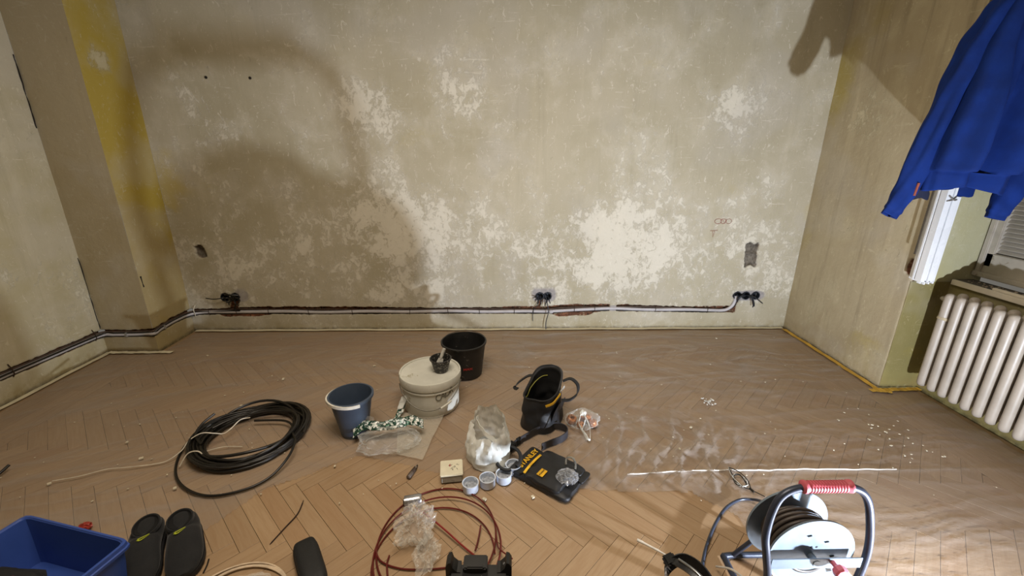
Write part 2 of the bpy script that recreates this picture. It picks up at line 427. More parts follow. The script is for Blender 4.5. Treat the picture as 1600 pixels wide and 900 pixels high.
bm = bmesh.new(); box(bm, (0, (YB+D0)/2, ZT+.05), (6.8, D0-YB+.3, .1)); o = bmo('ceiling', bm, pm('ceiling_plaster', '#c9bfa6', .9, vary=.08, scale=2)); o['kind'] = 'structure'

# thin dark cracks in the left corner and on the return
mk = pm('crack_dark', '#1d1812', .9)  # dark colour put in for the shaded depth of cracks and dowel holes
def crack(pts, r, parent):
    bm = bmesh.new(); P = smooth_path(pts, 6); Q = []
    for i, p in enumerate(P):
        Q.append(p+Vector((random.uniform(-1, 1), 0, random.uniform(-1, 1)))*.003)
    tube(bm, Q, [max(.0006, r*(.35+.65*random.random())) for _ in Q], 5); return bmo('crack', bm, mk, parent)
crack([(XLW+.003, 3.045, .20), (XLW+.004, 3.045, .40), (XLW+.003, 3.045, .75)], .004, wall_left)
crack([(XLW+.003, 3.045, 1.62), (XLW+.004, 3.045, 1.85), (XLW+.003, 3.045, 2.05)], .004, wall_left)
crack([(XL+.002, 3.075, .52), (XL+.002, 3.07, .60)], .006, wl_side)
for (x, z) in ((-2.143, 1.988), (-1.828, 1.986)):
    bm = bmesh.new(); lathe(bm, [(.010, 0), (.010, .004), (0, .004)], 10, Matrix.Translation((x, D0+.0, z)) @ rx(PI/2)); bmo('dowel_hole', bm, mk, wall_back)
# red pencil marks on the wall: three joined loops and a small T
mr = pm('red_pencil', '#8f3a2a', .8)
bm = bmesh.new()
for cx in (1.768, 1.81, 1.855): tube(bm, [(cx+.030*math.cos(a)*(1 if cx < 1.8 else .8), D0-.0015, .948+.020*math.sin(a)) for a in np.linspace(0, 2*PI, 18)], .0015, 4)
tube(bm, [(1.80, D0-.0015, .968), (1.82, D0-.0015, .935), (1.835, D0-.0015, .962)], .0014, 4)
tube(bm, [(1.712, D0-.0015, .868), (1.775, D0-.0015, .875)], .0015, 4); tube(bm, [(1.735, D0-.0015, .868), (1.742, D0-.0015, .815), (1.752, D0-.0015, .870)], .0014, 4)
bmo('pencil_mark', bm, mr, wall_back)

# ------------------------------------------------------------ floor: slab, herringbone blocks, border boards
def wood(name, joined=False):
    g = NT(name); co = g.co()
    if joined:
        rnd = g.attr('rnd'); co = g.n('ShaderNodeAttribute', attribute_name='gl').outputs['Vector']
    else: rnd = g.n('ShaderNodeObjectInfo').outputs['Random']
    off = g.n('ShaderNodeCombineXYZ', {0: g.math('MULTIPLY', rnd, 31.0), 1: g.math('MULTIPLY', rnd, 17.0), 2: 0.0}).outputs[0]
    p = g.n('ShaderNodeVectorMath', {0: co, 1: off}, operation='ADD').outputs[0]
    gr = g.noise(g.scaled(p, (5, 55, 20)), 1.0, 6, .65, .6); fine = g.noise(g.scaled(p, (14, 240, 20)), 1.0, 3, .6)
    c = g.mix(g.ramp(rnd, 0, 1), lin('#9b8265'), lin('#a68c6d'))
    c = g.mix(g.ramp(g.math('FRACT', g.math('MULTIPLY', rnd, 7.3)), .78, 1.0, 0, .45), c, lin('#977656'))
    c = g.mix(g.ramp(gr, .38, .68, 0, .4), c, lin('#8c6c49'))
    c = g.mix(g.ramp(fine, .5, .75, 0, .25), c, lin('#74573a'))
    g.set(g.b.inputs['Base Color'], c)
    g.set(g.b.inputs['Roughness'], g.ramp(gr, .3, .7, .36, .5)); g.b.inputs['Specular IOR Level'].default_value = .4
    g.set(g.b.inputs['Normal'], g.bump(g.math('ADD', fine, gr), .12, .001))
    return g.m
mw, mwj = wood('oak_parquet'), wood('oak_parquet_far', True)
bm = bmesh.new(); box(bm, (0, (YB+D0)/2, -.034), (6.7, D0-YB+.2, .03))
floor = bmo('floor', bm, pm('subfloor_dark', '#2a1f14', .9)); floor['kind'] = 'structure'
PT, GAP, BW, BL = .018, .0007, .0732, .44
def poly_block(poly, cx=0, cy=0, ang=0, bevel=.0006):
    """top-bevelled prism (top at z=0) from a convex polygon in local coordinates"""
    c = Vector((sum(p[0] for p in poly)/len(poly), sum(p[1] for p in poly)/len(poly)))
    vs, fs = [], []; n = len(poly)
    def ins(p, d):
        v = Vector(p)-c; L = v.length; return c+v*max(0, (L-d*1.3)/L) if L > 1e-6 else Vector(p)
    for z, d in ((-PT, 0), (-bevel, 0), (0, bevel)):
        for p in poly: q = ins(p, d); vs.append((q[0], q[1], z))
    for l in range(2):
        for i in range(n): j = (i+1) % n; fs.append((l*n+i, l*n+j, (l+1)*n+j, (l+1)*n+i))
    fs.append(tuple(range(2*n, 3*n)))
    return vs, fs
def clip(poly, a, b, c):                 # keep a*x+b*y<=c
    out = []
    for i in range(len(poly)):
        p, q = poly[i], poly[(i+1) % len(poly)]; dp = a*p[0]+b*p[1]-c; dq = a*q[0]+b*q[1]-c
        if dp <= 0: out.append(p)
        if dp*dq < 0: t = dp/(dp-dq); out.append((p[0]+(q[0]-p[0])*t, p[1]+(q[1]-p[1])*t))
    return out
def area(p): return abs(sum(p[i][0]*p[(i+1) % len(p)][1]-p[(i+1) % len(p)][0]*p[i][1] for i in range(len(p)))/2)
def world_visible(x, y):
    d = Vector((x, y, -1.5)); z = d.dot(Vector(_f))
    if z <= 0: return 0
    u = 800+667.6*d.dot(Vector(_r))/z; v = 450-667.6*d.dot(Vector(_u))/z
    return 1/z if (-30 < u < 1630 and v < 925) else 0
BX0, BX1, BY1 = -2.64, 2.08, 3.06         # herringbone field, border 0.4 m wide
fields = [[('x', BX0, BX1), ('y', YB, BY1)], ]
def field_polys(poly):
    """clip a block to the L-shaped herringbone field: main rectangle plus the strip in front of the radiator niche"""
    out = []
    a = poly
    for (A, B, Cc) in ((-1, 0, -BX0), (1, 0, BX1), (0, 1, BY1), (0, -1, -YB)): a = clip(a, A, B, Cc) if len(a) > 2 else []
    if len(a) > 2: out.append(a)
    b = poly
    for (A, B, Cc) in ((-1, 0, -BX1), (1, 0, 2.35), (0, 1, 2.365), (0, -1, -YB)): b = clip(b, A, B, Cc) if len(b) > 2 else []
    if len(b) > 2: out.append(b)
    if len(out) == 2 and area(out[0])+area(out[1]) > area(poly)*.999: return [poly]
    return out
full_vs, full_fs = poly_block([(GAP, GAP), (BL-GAP, GAP), (BL-GAP, BW-GAP), (GAP, BW-GAP)])
full_me = bpy.data.meshes.new('plank'); full_me.from_pydata(full_vs, [], full_fs); full_me.materials.append(mw)
s2 = math.sqrt(.5)
# herringbone frame: stair direction (1,1)/sqrt2 along world x; anchored on the measured joint corner (0.111,1.289)
A0 = -PI/4; ca, sa = math.cos(A0), math.sin(A0); OX, OY = .111, 1.289
def l2w(x, y): return (OX+ca*x-sa*y, OY+sa*x+ca*y)
blocks = []
for j in range(-9, 9):
    for k in range(-75, 75):
        bx, by = k*BW+j*BL, k*BW-j*BL
        # H block: lower-left (bx,by) length along x ; V block: at (bx+BL, by+BW-BL) length along y
        for (lx, ly, rot) in ((bx-BL, by, 0), (bx+BW-BW, by+BW-BL, 1)):
            if rot == 0: poly = [(lx, ly), (lx+BL, ly), (lx+BL, ly+BW), (lx, ly+BW)]
            else: poly = [(lx, ly), (lx+BW, ly), (lx+BW, ly+BL), (lx, ly+BL)]
            wp = [l2w(*p) for p in poly]
            cx = sum(p[0] for p in wp)/4; cy = sum(p[1] for p in wp)/4
            if not (-3.2 < cx < 2.9 and YB-.3 < cy < 3.6): continue
            for fp in field_polys(wp):
                ar_ = area(fp)
                if ar_ < .0006: continue
                isfull = ar_ > BL*BW*.999
                blocks.append((fp, isfull, lx, ly, rot))
cand = []
for b in blocks:
    fp = b[0]; cx = sum(p[0] for p in fp)/len(fp); cy = sum(p[1] for p in fp)/len(fp)
    vis = max([world_visible(cx, cy)]+[world_visible(*p) for p in fp]); cand.append((vis*math.sqrt(area(fp)) if vis else 0, cx, cy, b))
cand.sort(key=lambda t: -t[0])
singles = [c for c in cand[:300] if c[0] > 0]; rest = [c for c in cand if c not in singles]
for sc, cx, cy, (fp, isfull, lx, ly, rot) in singles:
    dz = random.uniform(-.0004, .0004)
    w0 = l2w(lx, ly) if rot == 0 else l2w(lx+BW, ly); ang = A0 if rot == 0 else A0+PI/2
    if isfull:
        o = bpy.data.objects.new('plank', full_me); C.objects.link(o)
    else:
        c2, s2_ = math.cos(-ang), math.sin(-ang)
        loc = [((p[0]-w0[0])*c2-(p[1]-w0[1])*s2_, (p[0]-w0[0])*s2_+(p[1]-w0[1])*c2) for p in fp]
        ctr = (sum(p[0] for p in loc)/len(loc), sum(p[1] for p in loc)/len(loc))
        loc = [(p[0]+(ctr[0]-p[0])*GAP*2/max(.02, math.hypot(ctr[0]-p[0], ctr[1]-p[1])), p[1]+(ctr[1]-p[1])*GAP*2/max(.02, math.hypot(ctr[0]-p[0], ctr[1]-p[1]))) for p in loc]
        v, f = poly_block(loc); me = bpy.data.meshes.new('plank'); me.from_pydata(v, [], f); me.materials.append(mw)
        o = bpy.data.objects.new('plank', me); C.objects.link(o)
    o.location = (w0[0], w0[1], dz); o.rotation_euler = (0, 0, ang); o.parent = floor
def joined(name, items, mat):
    V, Fc, R, G = [], [], [], []
    for (fp, ang) in items:
        c = (sum(p[0] for p in fp)/len(fp), sum(p[1] for p in fp)/len(fp)); n0 = len(V); rr_ = random.random()
        q = [(p[0]+(c[0]-p[0])*GAP*2/max(.02, math.hypot(c[0]-p[0], c[1]-p[1])), p[1]+(c[1]-p[1])*GAP*2/max(.02, math.hypot(c[0]-p[0], c[1]-p[1]))) for p in fp]
        v, f = poly_block(q)
        for p in v:
            V.append(p); dx, dy = p[0]-c[0], p[1]-c[1]
            G.append((dx*math.cos(-ang)-dy*math.sin(-ang), dx*math.sin(-ang)+dy*math.cos(-ang), 0)); R.append(rr_)
        Fc += [tuple(i+n0 for i in ff) for ff in f]
    me = bpy.data.meshes.new(name); me.from_pydata(V, [], Fc)
    a = me.attributes.new('rnd', 'FLOAT', 'POINT'); a.data.foreach_set('value', R)
    a = me.attributes.new('gl', 'FLOAT_VECTOR', 'POINT'); a.data.foreach_set('vector', np.array(G, dtype=np.float32).ravel())
    return new_obj(name, me, mat, floor, smooth=False)
o = joined('remaining_planks', [(b[0], A0 if b[4] == 0 else A0+PI/2) for _, _, _, b in rest], mwj); o['kind'] = 'stuff'
# border boards parallel to the walls
bb = []
def strip_rows(x0, y0, x1, y1, along):
    wid = (x1-x0) if along == 'y' else (y1-y0); n = max(1, round(wid/.082)); w_ = wid/n; L = .62
    a0, a1 = (y0, y1) if along == 'y' else (x0, x1)
    for r in range(n):
        p = a0-random.uniform(0, L*.8)
        while p < a1:
            s, e = max(p, a0), min(p+L, a1); p += L
            if e-s < .03: continue
            if along == 'y': bb.append(([(x0+r*w_, s), (x0+(r+1)*w_, s), (x0+(r+1)*w_, e), (x0+r*w_, e)], 'y'))
            else: bb.append(([(s, y0+r*w_), (e, y0+r*w_), (e, y0+(r+1)*w_), (s, y0+(r+1)*w_)], 'x'))
E_ = .010
strip_rows(XL+E_, BY1, XR-E_, D0-E_, 'x'); strip_rows(XLW+E_, YB, BX0, YL-E_, 'y'); strip_rows(BX1, 2.365, XR-E_, BY1, 'y'); strip_rows(2.35, YB, XN-E_, 2.365, 'y')
strip_rows(XR-E_, 2.365, XN-E_, YC-E_, 'x'); strip_rows(XL+E_, YL-E_, BX0, BY1, 'x')
vis_b = []
hid_b = []
for fp, al in bb:
    vis = max(world_visible(*p) for p in fp); (vis_b if vis else hid_b).append((fp, al))
for fp, al in vis_b:
    c = (sum(p[0] for p in fp)/4, sum(p[1] for p in fp)/4); ang = 0 if al == 'x' else PI/2
    loc = [((p[0]-c[0])*math.cos(-ang)-(p[1]-c[1])*math.sin(-ang), (p[0]-c[0])*math.sin(-ang)+(p[1]-c[1])*math.cos(-ang)) for p in fp]
    loc = [(p[0]-math.copysign(GAP, p[0]), p[1]-math.copysign(GAP, p[1])) for p in loc]
    v, f = poly_block(loc); me = bpy.data.meshes.new('border_board'); me.from_pydata(v, [], f); me.materials.append(mw)
    o = bpy.data.objects.new('border_board', me); C.objects.link(o); o.location = (c[0], c[1], random.uniform(-.0003, .0003)); o.rotation_euler = (0, 0, ang); o.parent = floor
if hid_b:
    o = joined('remaining_border_boards', [(fp, 0 if al == 'x' else PI/2) for fp, al in hid_b], mwj); o['kind'] = 'stuff'

# ------------------------------------------------------------ plastic film over the parquet
def seg_d(X, Y, pts):
    d = np.full(X.shape, 9.0)
    for (ax, ay), (bx, by) in zip(pts, pts[1:]):
        t = np.clip(((X-ax)*(bx-ax)+(Y-ay)*(by-ay))/((bx-ax)**2+(by-ay)**2), 0, 1); d = np.minimum(d, np.hypot(X-ax-t*(bx-ax), Y-ay-t*(by-ay)))
    return d
def film_height(X, Y):
    wx = X+.25*(fbm(X*1.3, Y*1.3, 101)-.5); wy = Y+.25*(fbm(X*1.3+9, Y*1.3, 103)-.5)
    def ridges(ang, fu, fv, seed, pw):
        u = wx*math.cos(ang)+wy*math.sin(ang); v = -wx*math.sin(ang)+wy*math.cos(ang)
        n = vnoise(u*fu+50, v*fv+50, seed); return (1-np.abs(2*n-1))**pw
    long1 = ridges(.10, 1.3, 17, 107, 7)+.8*ridges(-.35, 1.6, 13, 109, 8)
    left = ridges(.45, 1.5, 15, 113, 7)
    cross = ridges(1.25, 3.2, 15, 127, 6)+.8*ridges(.9, 3.5, 12, 131, 8)+.5*ridges(1.9, 5, 17, 133, 8)
    cz = np.exp(-(((X-.85)/.60)**2+((Y-1.85)/.34)**2)*1.1)
    far = sst(2.2, 2.7, Y)
    lf = 1-sst(-1.6, -.9, X)
    film_height.cr = np.clip(.75*long1*(.45+.55*far)*(1-lf*.8)+.6*left*lf+1.0*cross*cz, 0, 1.2)
    h = .0065*long1*(.35+.65*np.maximum(far, .55*(1-cz)))*(1-lf*.8)+.005*left*lf+.0125*cross*cz
    h = h+.0010*fbm(X*26, Y*26, 137)
    return h
fx = ar(-2.98, 2.70, .0115); fy = ar(.9, 3.40, .0115)
X, Y = np.meshgrid(fx, fy); H = film_height(X, Y)
Zf = .0022+H
H0 = H
Zf = Zf+.010*np.exp(-(seg_d(X, Y, [(.6, 1.675), (1.08, 1.69), (1.46, 1.69), (1.94, 1.688), (2.62, 1.69)])/.005)**2)   # folded seam
edge_n = .06*(fbm(X*3, Y*3, 139)-.5)+.02*(fbm(X*14, Y*14, 141)-.5)
# bare parquet tongue in the middle foreground
cut_line = np.interp(X, [-1.9, -1.5, -1.1, -.75, -.30, .20, .50, .86, 1.0, 1.06, 3], [.5, .9, 1.62, 1.82, 1.70, 1.62, 1.58, 1.56, 1.42, .8, .5])
keep = (Y+edge_n > cut_line)
keep &= (X < 2.46) | (Y < 2.40)
keep &= (X > -2.62) | (Y < 3.0)
keep &= (np.hypot(X+.27, Y-2.70) > .0)
nu, nv = len(fx), len(fy); idx = np.arange(nu*nv).reshape(nv, nu)
kf = keep[:-1, :-1] & keep[1:, 1:]
f = np.stack([idx[:-1, :-1][kf], idx[:-1, 1:][kf], idx[1:, 1:][kf], idx[1:, :-1][kf]], 1)
used = np.unique(f); remap = -np.ones(nu*nv, int); remap[used] = np.arange(len(used))
co = np.stack([X.ravel(), Y.ravel(), Zf.ravel()], 1)[used]
me = bpy.data.meshes.new('plastic_film'); me.from_pydata(co.tolist(), [], remap[f].tolist())
g = NT('clear_floor_film'); cO = g.co()
g.b.inputs['Base Color'].default_value = lin('#ada39a'); g.b.inputs['Roughness'].default_value = .24; g.b.inputs['Specular IOR Level'].default_value = .8
nm = g.bump(g.noise(g.scaled(cO, (1, 2.0, 1)), 24, 4, .6, 1.0), .5, .004); g.set(g.b.inputs['Normal'], nm)
lw = g.n('ShaderNodeLayerWeight', {'Blend': .3, 'Normal': nm}).outputs['Facing']
fac = g.math('MULTIPLY_ADD', g.attr('crease'), .34, g.ramp(lw, .25, 1.0, .18, .62))
ms = g.n('ShaderNodeMixShader'); g.set(ms.inputs[0], fac); tr = g.n('ShaderNodeBsdfTransparent')
g.t.links.new(tr.outputs[0], ms.inputs[1]); g.t.links.new(g.b.outputs[0], ms.inputs[2]); g.t.links.new(ms.outputs[0], g.out.inputs[0])
cr_ = film_height.cr
cr_ = np.maximum(cr_, np.exp(-(seg_d(X, Y, [(.6, 1.675), (1.08, 1.69), (1.46, 1.69), (1.94, 1.688), (2.3, 1.69)])/.006)**2)*1.3)
at = me.attributes.new('crease', 'FLOAT', 'POINT'); at.data.foreach_set('value', cr_.ravel()[used].astype(np.float32))
o = new_obj('plastic_film', me, g.m); tag(o, 'clear wrinkled plastic dust sheet spread over the herringbone floor up to the walls', 'dust sheet')

seam_pts = [(.60, 1.672, .010), (.85, 1.686, .012), (1.08, 1.690, .013), (1.28, 1.688, .011), (1.46, 1.691, .012), (1.70, 1.689, .009), (1.94, 1.688, .006)]
bm = bmesh.new(); P = smooth_path(seam_pts, 12); n_ = len(P)
tube(bm, [p+Vector((0, .0012*math.sin(i*1.3), .0012*math.sin(i*.8))) for i, p in enumerate(P)], [(.0036*(1-.5*abs(i/n_-.4)*1.6)+.0008*math.sin(i*.7), .0032) for i in range(n_)], 6)
bmo('fold', bm, film_mat('film_fold', '#e8e4dc', .55, .95, .2, 60), o, True)
# masking tapes along the walls
def tape(pts, w_, mat, label, z=.013, wob=.002):
    bm = bmesh.new(); P = smooth_path(pts, 14)
    P = [p+Vector((0, 0, .0015*math.sin(i*.9)+.001*math.sin(i*2.3))) for i, p in enumerate(P)]
    t0 = None; rows = []
    for i, p in enumerate(P):
        t = (P[min(i+1, len(P)-1)]-P[max(i-1, 0)]).normalized(); s = Vector((-t.y, t.x, 0))
        k = w_/2*(1+.08*math.sin(i*1.7)); rows.append([p+s*k, p+s*k+Vector((0, 0, .0006)), p-s*k+Vector((0, 0, .0006)), p-s*k])
    loft(bm, rows, True, True, True); o = bmo('masking_tape', bm, mat); tag(o, label, 'tape'); return o
mtw = pm('white_masking_tape', '#d8d0b4', .7, vary=.08, scale=9); mty = pm('yellow_masking_tape', '#c79f3d', .65, vary=.1, scale=9)
ZTP = .0125
tape([(XL+.03, D0-.035, ZTP), (-1.5, D0-.03, ZTP), (0, D0-.034, ZTP), (1.3, D0-.03, ZTP), (XR-.03, D0-.03, ZTP)], .034, mtw, 'long pale masking tape strip on the floor along the back wall')
tape([(XLW+.035, .9, ZTP), (XLW+.035, 2.0, ZTP), (XLW+.035, YL-.03, ZTP)], .034, mtw, 'pale masking tape strip on the floor along the left wall')
tape([(XLW+.03, YL-.032, ZTP+.001), (-2.8, YL-.034, ZTP+.001), (-2.53, YL-.030, ZTP+.001)], .036, mtw, 'short pale masking tape end in front of the left pier')
tape([(XR-.035, D0-.06, ZTP), (XR-.033, 2.9, ZTP), (XR-.038, 2.38, ZTP)], .034, mty, 'yellow masking tape strip on the floor along the right wall')
tape([(2.40, 2.395, ZTP+.0012), (2.55, 2.405, ZTP+.0012), (2.74, 2.41, ZTP+.0012)], .036, mty, 'yellow masking tape crossing at the outer corner beside the radiator')
tape([(2.425, 2.40, ZTP+.0024), (2.52, 2.375, ZTP+.0024)], .034, mty, 'tiny yellow tape scrap lying over the tape crossing at the corner')

# ------------------------------------------------------------ conduits in the channel
m_cond = pm('grey_conduit', '#b5b2b4', .45, vary=.06, scale=12); m_blk = pm('black_cable', '#17140f', .42, vary=.2, scale=20, bump=.05)
m_brn = pm('dusty_cable', '#4b3a2e', .6, vary=.2, scale=30); m_clip = pm('cable_clip_grey', '#8f8c86', .5); m_rust = pm('rusty_nail', '#3a2a1f', .7, metal=.4)
def run(off, zoff):
    pts = []
    for y in np.arange(1.5, 3.0, .15): pts.append((XLW-.004+off, y, float(zleft(y))+zoff))
    pts += [(XLW+.014+off, 3.03, .157+zoff), (-2.96, YL-.006-off, .155+zoff)]
    for x in (-2.9, -2.8, -2.72): pts.append((x, YL-.001-off, float(zface(x))+zoff))
    pts += [(XL+.010+off, YL-.006, .162+zoff), (XL+.002+off, 3.12, .166+zoff), (XL+.001+off, 3.25, .172+zoff), (XL+.008+off, 3.40, .169+zoff), (XL+.06, D0-.004-off, .168+zoff)]
    for x in np.arange(-2.5, 1.95, .13): pts.append((float(x), D0+.004-off, float(zchan(x))+zoff+.003*math.sin(x*9+zoff*200)))
    return pts
conduit = thing('cable_run', 'grey conduit with black cables clipped in the wall channel from left wall to right sockets', 'cable')
bm = bmesh.new(); p = run(.0, -.003)+[(1.97, D0+.0, .180), (2.005, D0-.004, .215), (2.02, D0-.002, .26), (2.03, D0+.01, .292)]
tube(bm, smooth_path(p, 4), .0135, 10); bmo('conduit', bm, m_cond, conduit, True)
bm = bmesh.new(); p = run(-.010, -.021)+[(1.96, D0+.008, .163), (2.02, D0+.0, .20), (2.034, D0+.0, .25), (2.045, D0+.01, .29)]
tube(bm, smooth_path(p, 4), .0075, 6); bmo('cable', bm, m_blk, conduit, True)
bm = bmesh.new(); p = run(-.008, .015)[:-2]
tube(bm, smooth_path(p, 4), .0065, 6); bmo('cable', bm, m_brn, conduit, True)
bm = bmesh.new(); p = [(q[0]+(.008 if i < 12 else 0), q[1], q[2]) for i, q in enumerate(run(.006, .007)) if q[0] < -2.2]
p += [(-2.28, D0-.01, .19), (-2.262, D0-.012, .24), (-2.265, D0, .30)]
tube(bm, smooth_path(p, 4), .0060, 6); bmo('cable', bm, m_blk, conduit, True)
for x in (-2.50, -2.27, -2.0, -1.66, -1.29, -.80, -.47, .265, .62, .80, 1.33, 1.79, -.2, .1):
    zc = float(zchan(x)); bm = bmesh.new()
    tube(bm, [(x, D0-.001, zc+.032+random.uniform(0, .012)), (x+random.uniform(-.003, .003), D0-.014, zc+.012), (x, D0-.010, zc-.020), (x, D0+.004, zc-.026)], .0022, 5); bmo('nail', bm, m_rust, conduit)
for x in (.40,): 
    bm = bmesh.new(); box(bm, (x+.02, D0-.004, float(zchan(x+.02))-.003), (.032, .028, .027)); bmo('clamp', bm, m_cond, conduit, bevel=.004)
for (x, y, z, s) in ((XL+.006, 3.15, .166, (.026, .016, .030)), (-2.86, YL-.004, .150, (.016, .026, .032))):
    bm = bmesh.new(); box(bm, (x, y, z), s); bmo('clamp', bm, m_clip, conduit, bevel=.003)
for y in (2.42, 2.98):
    bm = bmesh.new(); z = float(zleft(y)); tube(bm, [(XLW+.001, y, z+.06), (XLW+.016, y, z+.03), (XLW+.020, y, z-.005), (XLW+.008, y, z-.026)], .0032, 5); bmo('nail', bm, m_rust, conduit)
bm = bmesh.new(); tube(bm, smooth_path([(XL+.045, D0-.016, .135), (XL+.055, D0-.030, .16), (XL+.050, D0-.028, .20), (XL+.052, D0-.002, .235)], 5), .003, 6); bmo('string', bm, pm('white_string', '#ddd6c4', .8), conduit)

# socket boxes with cable tails
m_boxr = pm('flush_box_black', '#20242c', .5, spec=.4)
def socket(name, xs, label, tails, wm=m_blk):
    t = thing(name, label, 'socket box')
    for x in xs:
        bm = bmesh.new(); M = Matrix.Translation((x, D0+.046, .302)) @ rx(PI/2)
        lathe(bm, [(0, 0), (.031, 0), (.0325, .004), (.0325, .048), (.035, .049), (.035, .051), (.029, .051), (.029, .006), (0, .006)], 24, M); bmo('box', bm, m_boxr, t, True)
    for pts, r in tails:
        bm = bmesh.new(); tube(bm, smooth_path(pts, 6), r, 6); bmo('cable_tail', bm, wm, t, True)
    return t
def tl(x, dx, dz, out=.05, dz0=0): return ([(x, D0+.03, .302+dz0), (x+dx*.2, D0-.015, .305+dz0), (x+dx*.6, D0-out, .302+dz*.5), (x+dx, D0-out*.8, .302+dz)], .0042)
socket('socket_box', (-2.345, -2.262), 'pair of black wall boxes with tangled cable tails near the left corner',
       [([(-2.30, D0+.02, .30), (-2.33, D0-.04, .31), (-2.40, D0-.06, .307), (-2.47, D0-.05, .312)], .0042), tl(-2.345, .06, -.035), tl(-2.33, .09, .015, .06), tl(-2.262, -.07, .02, .05), tl(-2.262, -.03, -.05, .06), tl(-2.27, .05, -.06), tl(-2.25, .04, .01),
        ([(-2.34, D0+.01, .32), (-2.32, D0-.03, .335), (-2.27, D0-.04, .336), (-2.22, D0-.02, .325)], .007),
        ([(-2.30, D0+.01, .29), (-2.28, D0-.04, .30), (-2.25, D0-.045, .33), (-2.21, D0-.03, .29), (-2.22, D0-.04, .26)], .005),
        ([(-2.35, D0+.01, .28), (-2.31, D0-.04, .27), (-2.27, D0-.05, .285), (-2.245, D0-.04, .31)], .005)])
socket('socket_box', (.318, .385), 'pair of black wall boxes mid wall with one long tail reaching the floor',
       [tl(.318, -.05, .01), tl(.32, -.045, -.02), tl(.318, -.02, -.055), tl(.325, .0, -.06), tl(.385, .02, -.05), tl(.38, -.02, -.07),
        ([(.375, D0+.02, .29), (.378, D0-.04, .26), (.392, D0-.05, .18), (.375, D0-.04, .08), (.375, D0-.05, .018)], .0038),
        ([(.31, D0+.0, .27), (.29, D0-.02, .22), (.262, D0-.012, .17), (.262, D0-.015, .08)], .0026)], m_boxr)
socket('socket_box', (2.036, 2.112, 2.196), 'row of three dark wall boxes with cable tails beside the right corner',
       [tl(2.112, .05, -.03), tl(2.13, .03, -.09, .06), tl(2.14, .035, -.085, .05), tl(2.14, .10, -.055, .06), tl(2.196, -.06, .0, .04), tl(2.036, -.03, .015, .04),
        ([(2.04, D0-.002, .25), (2.03, D0-.03, .285), (2.06, D0-.03, .31), (2.09, D0-.01, .30)], .008)], m_boxr)

# ------------------------------------------------------------ window, sill, radiator
m_frame = pm('old_window_paint', '#aaa294', .5, vary=.08, scale=8, col2='#857a66', thr=(.62, .68)); m_slat = pm('slat_paint', '#b5aea3', .5, vary=.06)
win = bpy.data.objects.new('window_1', None); C.objects.link(win); win['kind'] = 'structure'
y0w, y1w, z0w, z1w = YW2, YC, .79, 2.62
bm = bmesh.new(); box(bm, (XWN, (y0w+y1w)/2, .86), (.05, y1w-y0w, .14)); box(bm, (XWN-.03, (y0w+y1w)/2, .80), (.03, y1w-y0w, .03)); box(bm, (XWN, (y0w+y1w)/2, z1w-.05), (.05, y1w-y0w, .10))
box(bm, (XWN, y1w-.035, 1.7), (.05, .07, 1.7)); box(bm, (XWN, y0w+.05, 1.7), (.05, .10, 1.7)); box(bm, (XWN, (y0w+y1w)/2, 1.7), (.05, .10, 1.7)); box(bm, (XWN-.028, y1w-.02, 1.7), (.02, .03, 1.8))
bmo('window_frame', bm, m_frame, win, bevel=.004)
bm = bmesh.new(); box(bm, (XWN+.04, (y0w+y1w)/2, 1.75), (.004, y1w-y0w, 1.7))
g = NT('window_glass'); g.b.inputs['Base Color'].default_value = (.9, .95, .93, 1); g.b.inputs['Roughness'].default_value = .03; g.b.inputs['Transmission Weight'].default_value = .9
bmo('pane', bm, g.m, win)
sm_ = None
for i in range(64):
    z = .925+i*.025
    if sm_ is None:
        bm = bmesh.new(); box(bm, (0, 0, 0), (.034, y1w-y0w-.10, .003), ry(-.9)); o = bmo('slat', bm, m_slat, win, bevel=.0008, seg=1); sm_ = o.data
    else: o = bpy.data.objects.new('slat', sm_); C.objects.link(o); o.parent = win
    o.location = (XWN-.002, (y0w+y1w)/2, z)
bm = bmesh.new(); box(bm, (XWN+.09, (y0w+y1w)/2, 1.75), (.02, y1w-y0w, 1.9)); bmo('shutter_board', bm, pm('shutter_dark', '#5a544a', .8), win)
sill = thing('window_sill', 'pale painted sill with dusty dark top above the radiator', 'window sill')
bm = bmesh.new(); box(bm, ((XN-.012+XWN-.02)/2, (YW2+YC)/2-.002, .7465), (XWN-.02-XN+.012, YC-YW2-.006, .021)); bmo('sill_board', bm, pm('sill_dust', '#4c463e', .9, vary=.25, scale=9, col2='#48402f'), sill, bevel=.002)
bm = bmesh.new(); box(bm, (XN-.022, (YW2+YC)/2-.012, .748), (.020, YC-YW2-.03, .030)); box(bm, (XN-.001, (YW2+YC)/2-.11, .768), (.020, YC-YW2-.24, .014)); bmo('sill_nosing', bm, pm('sill_paint', '#cfc6b2', .5, vary=.08, scale=6), sill, bevel=.002)
bm = bmesh.new()
for i in range(70):
    x = random.uniform(XN+.02, XWN-.05); y = random.uniform(1.6, YC-.03); s = random.uniform(.003, .011)
    box(bm, (x, y, .758+s*.3), (s*random.uniform(.6, 1.6), s, s*.7), rz(random.random()*3) @ rx(random.random()))
o = bmo('plaster_crumbs', bm, pm('crumbs_grey', '#8b8070', .95)); tag(o, 'loose grey plaster crumbs scattered on the window sill', 'debris', kind='stuff')

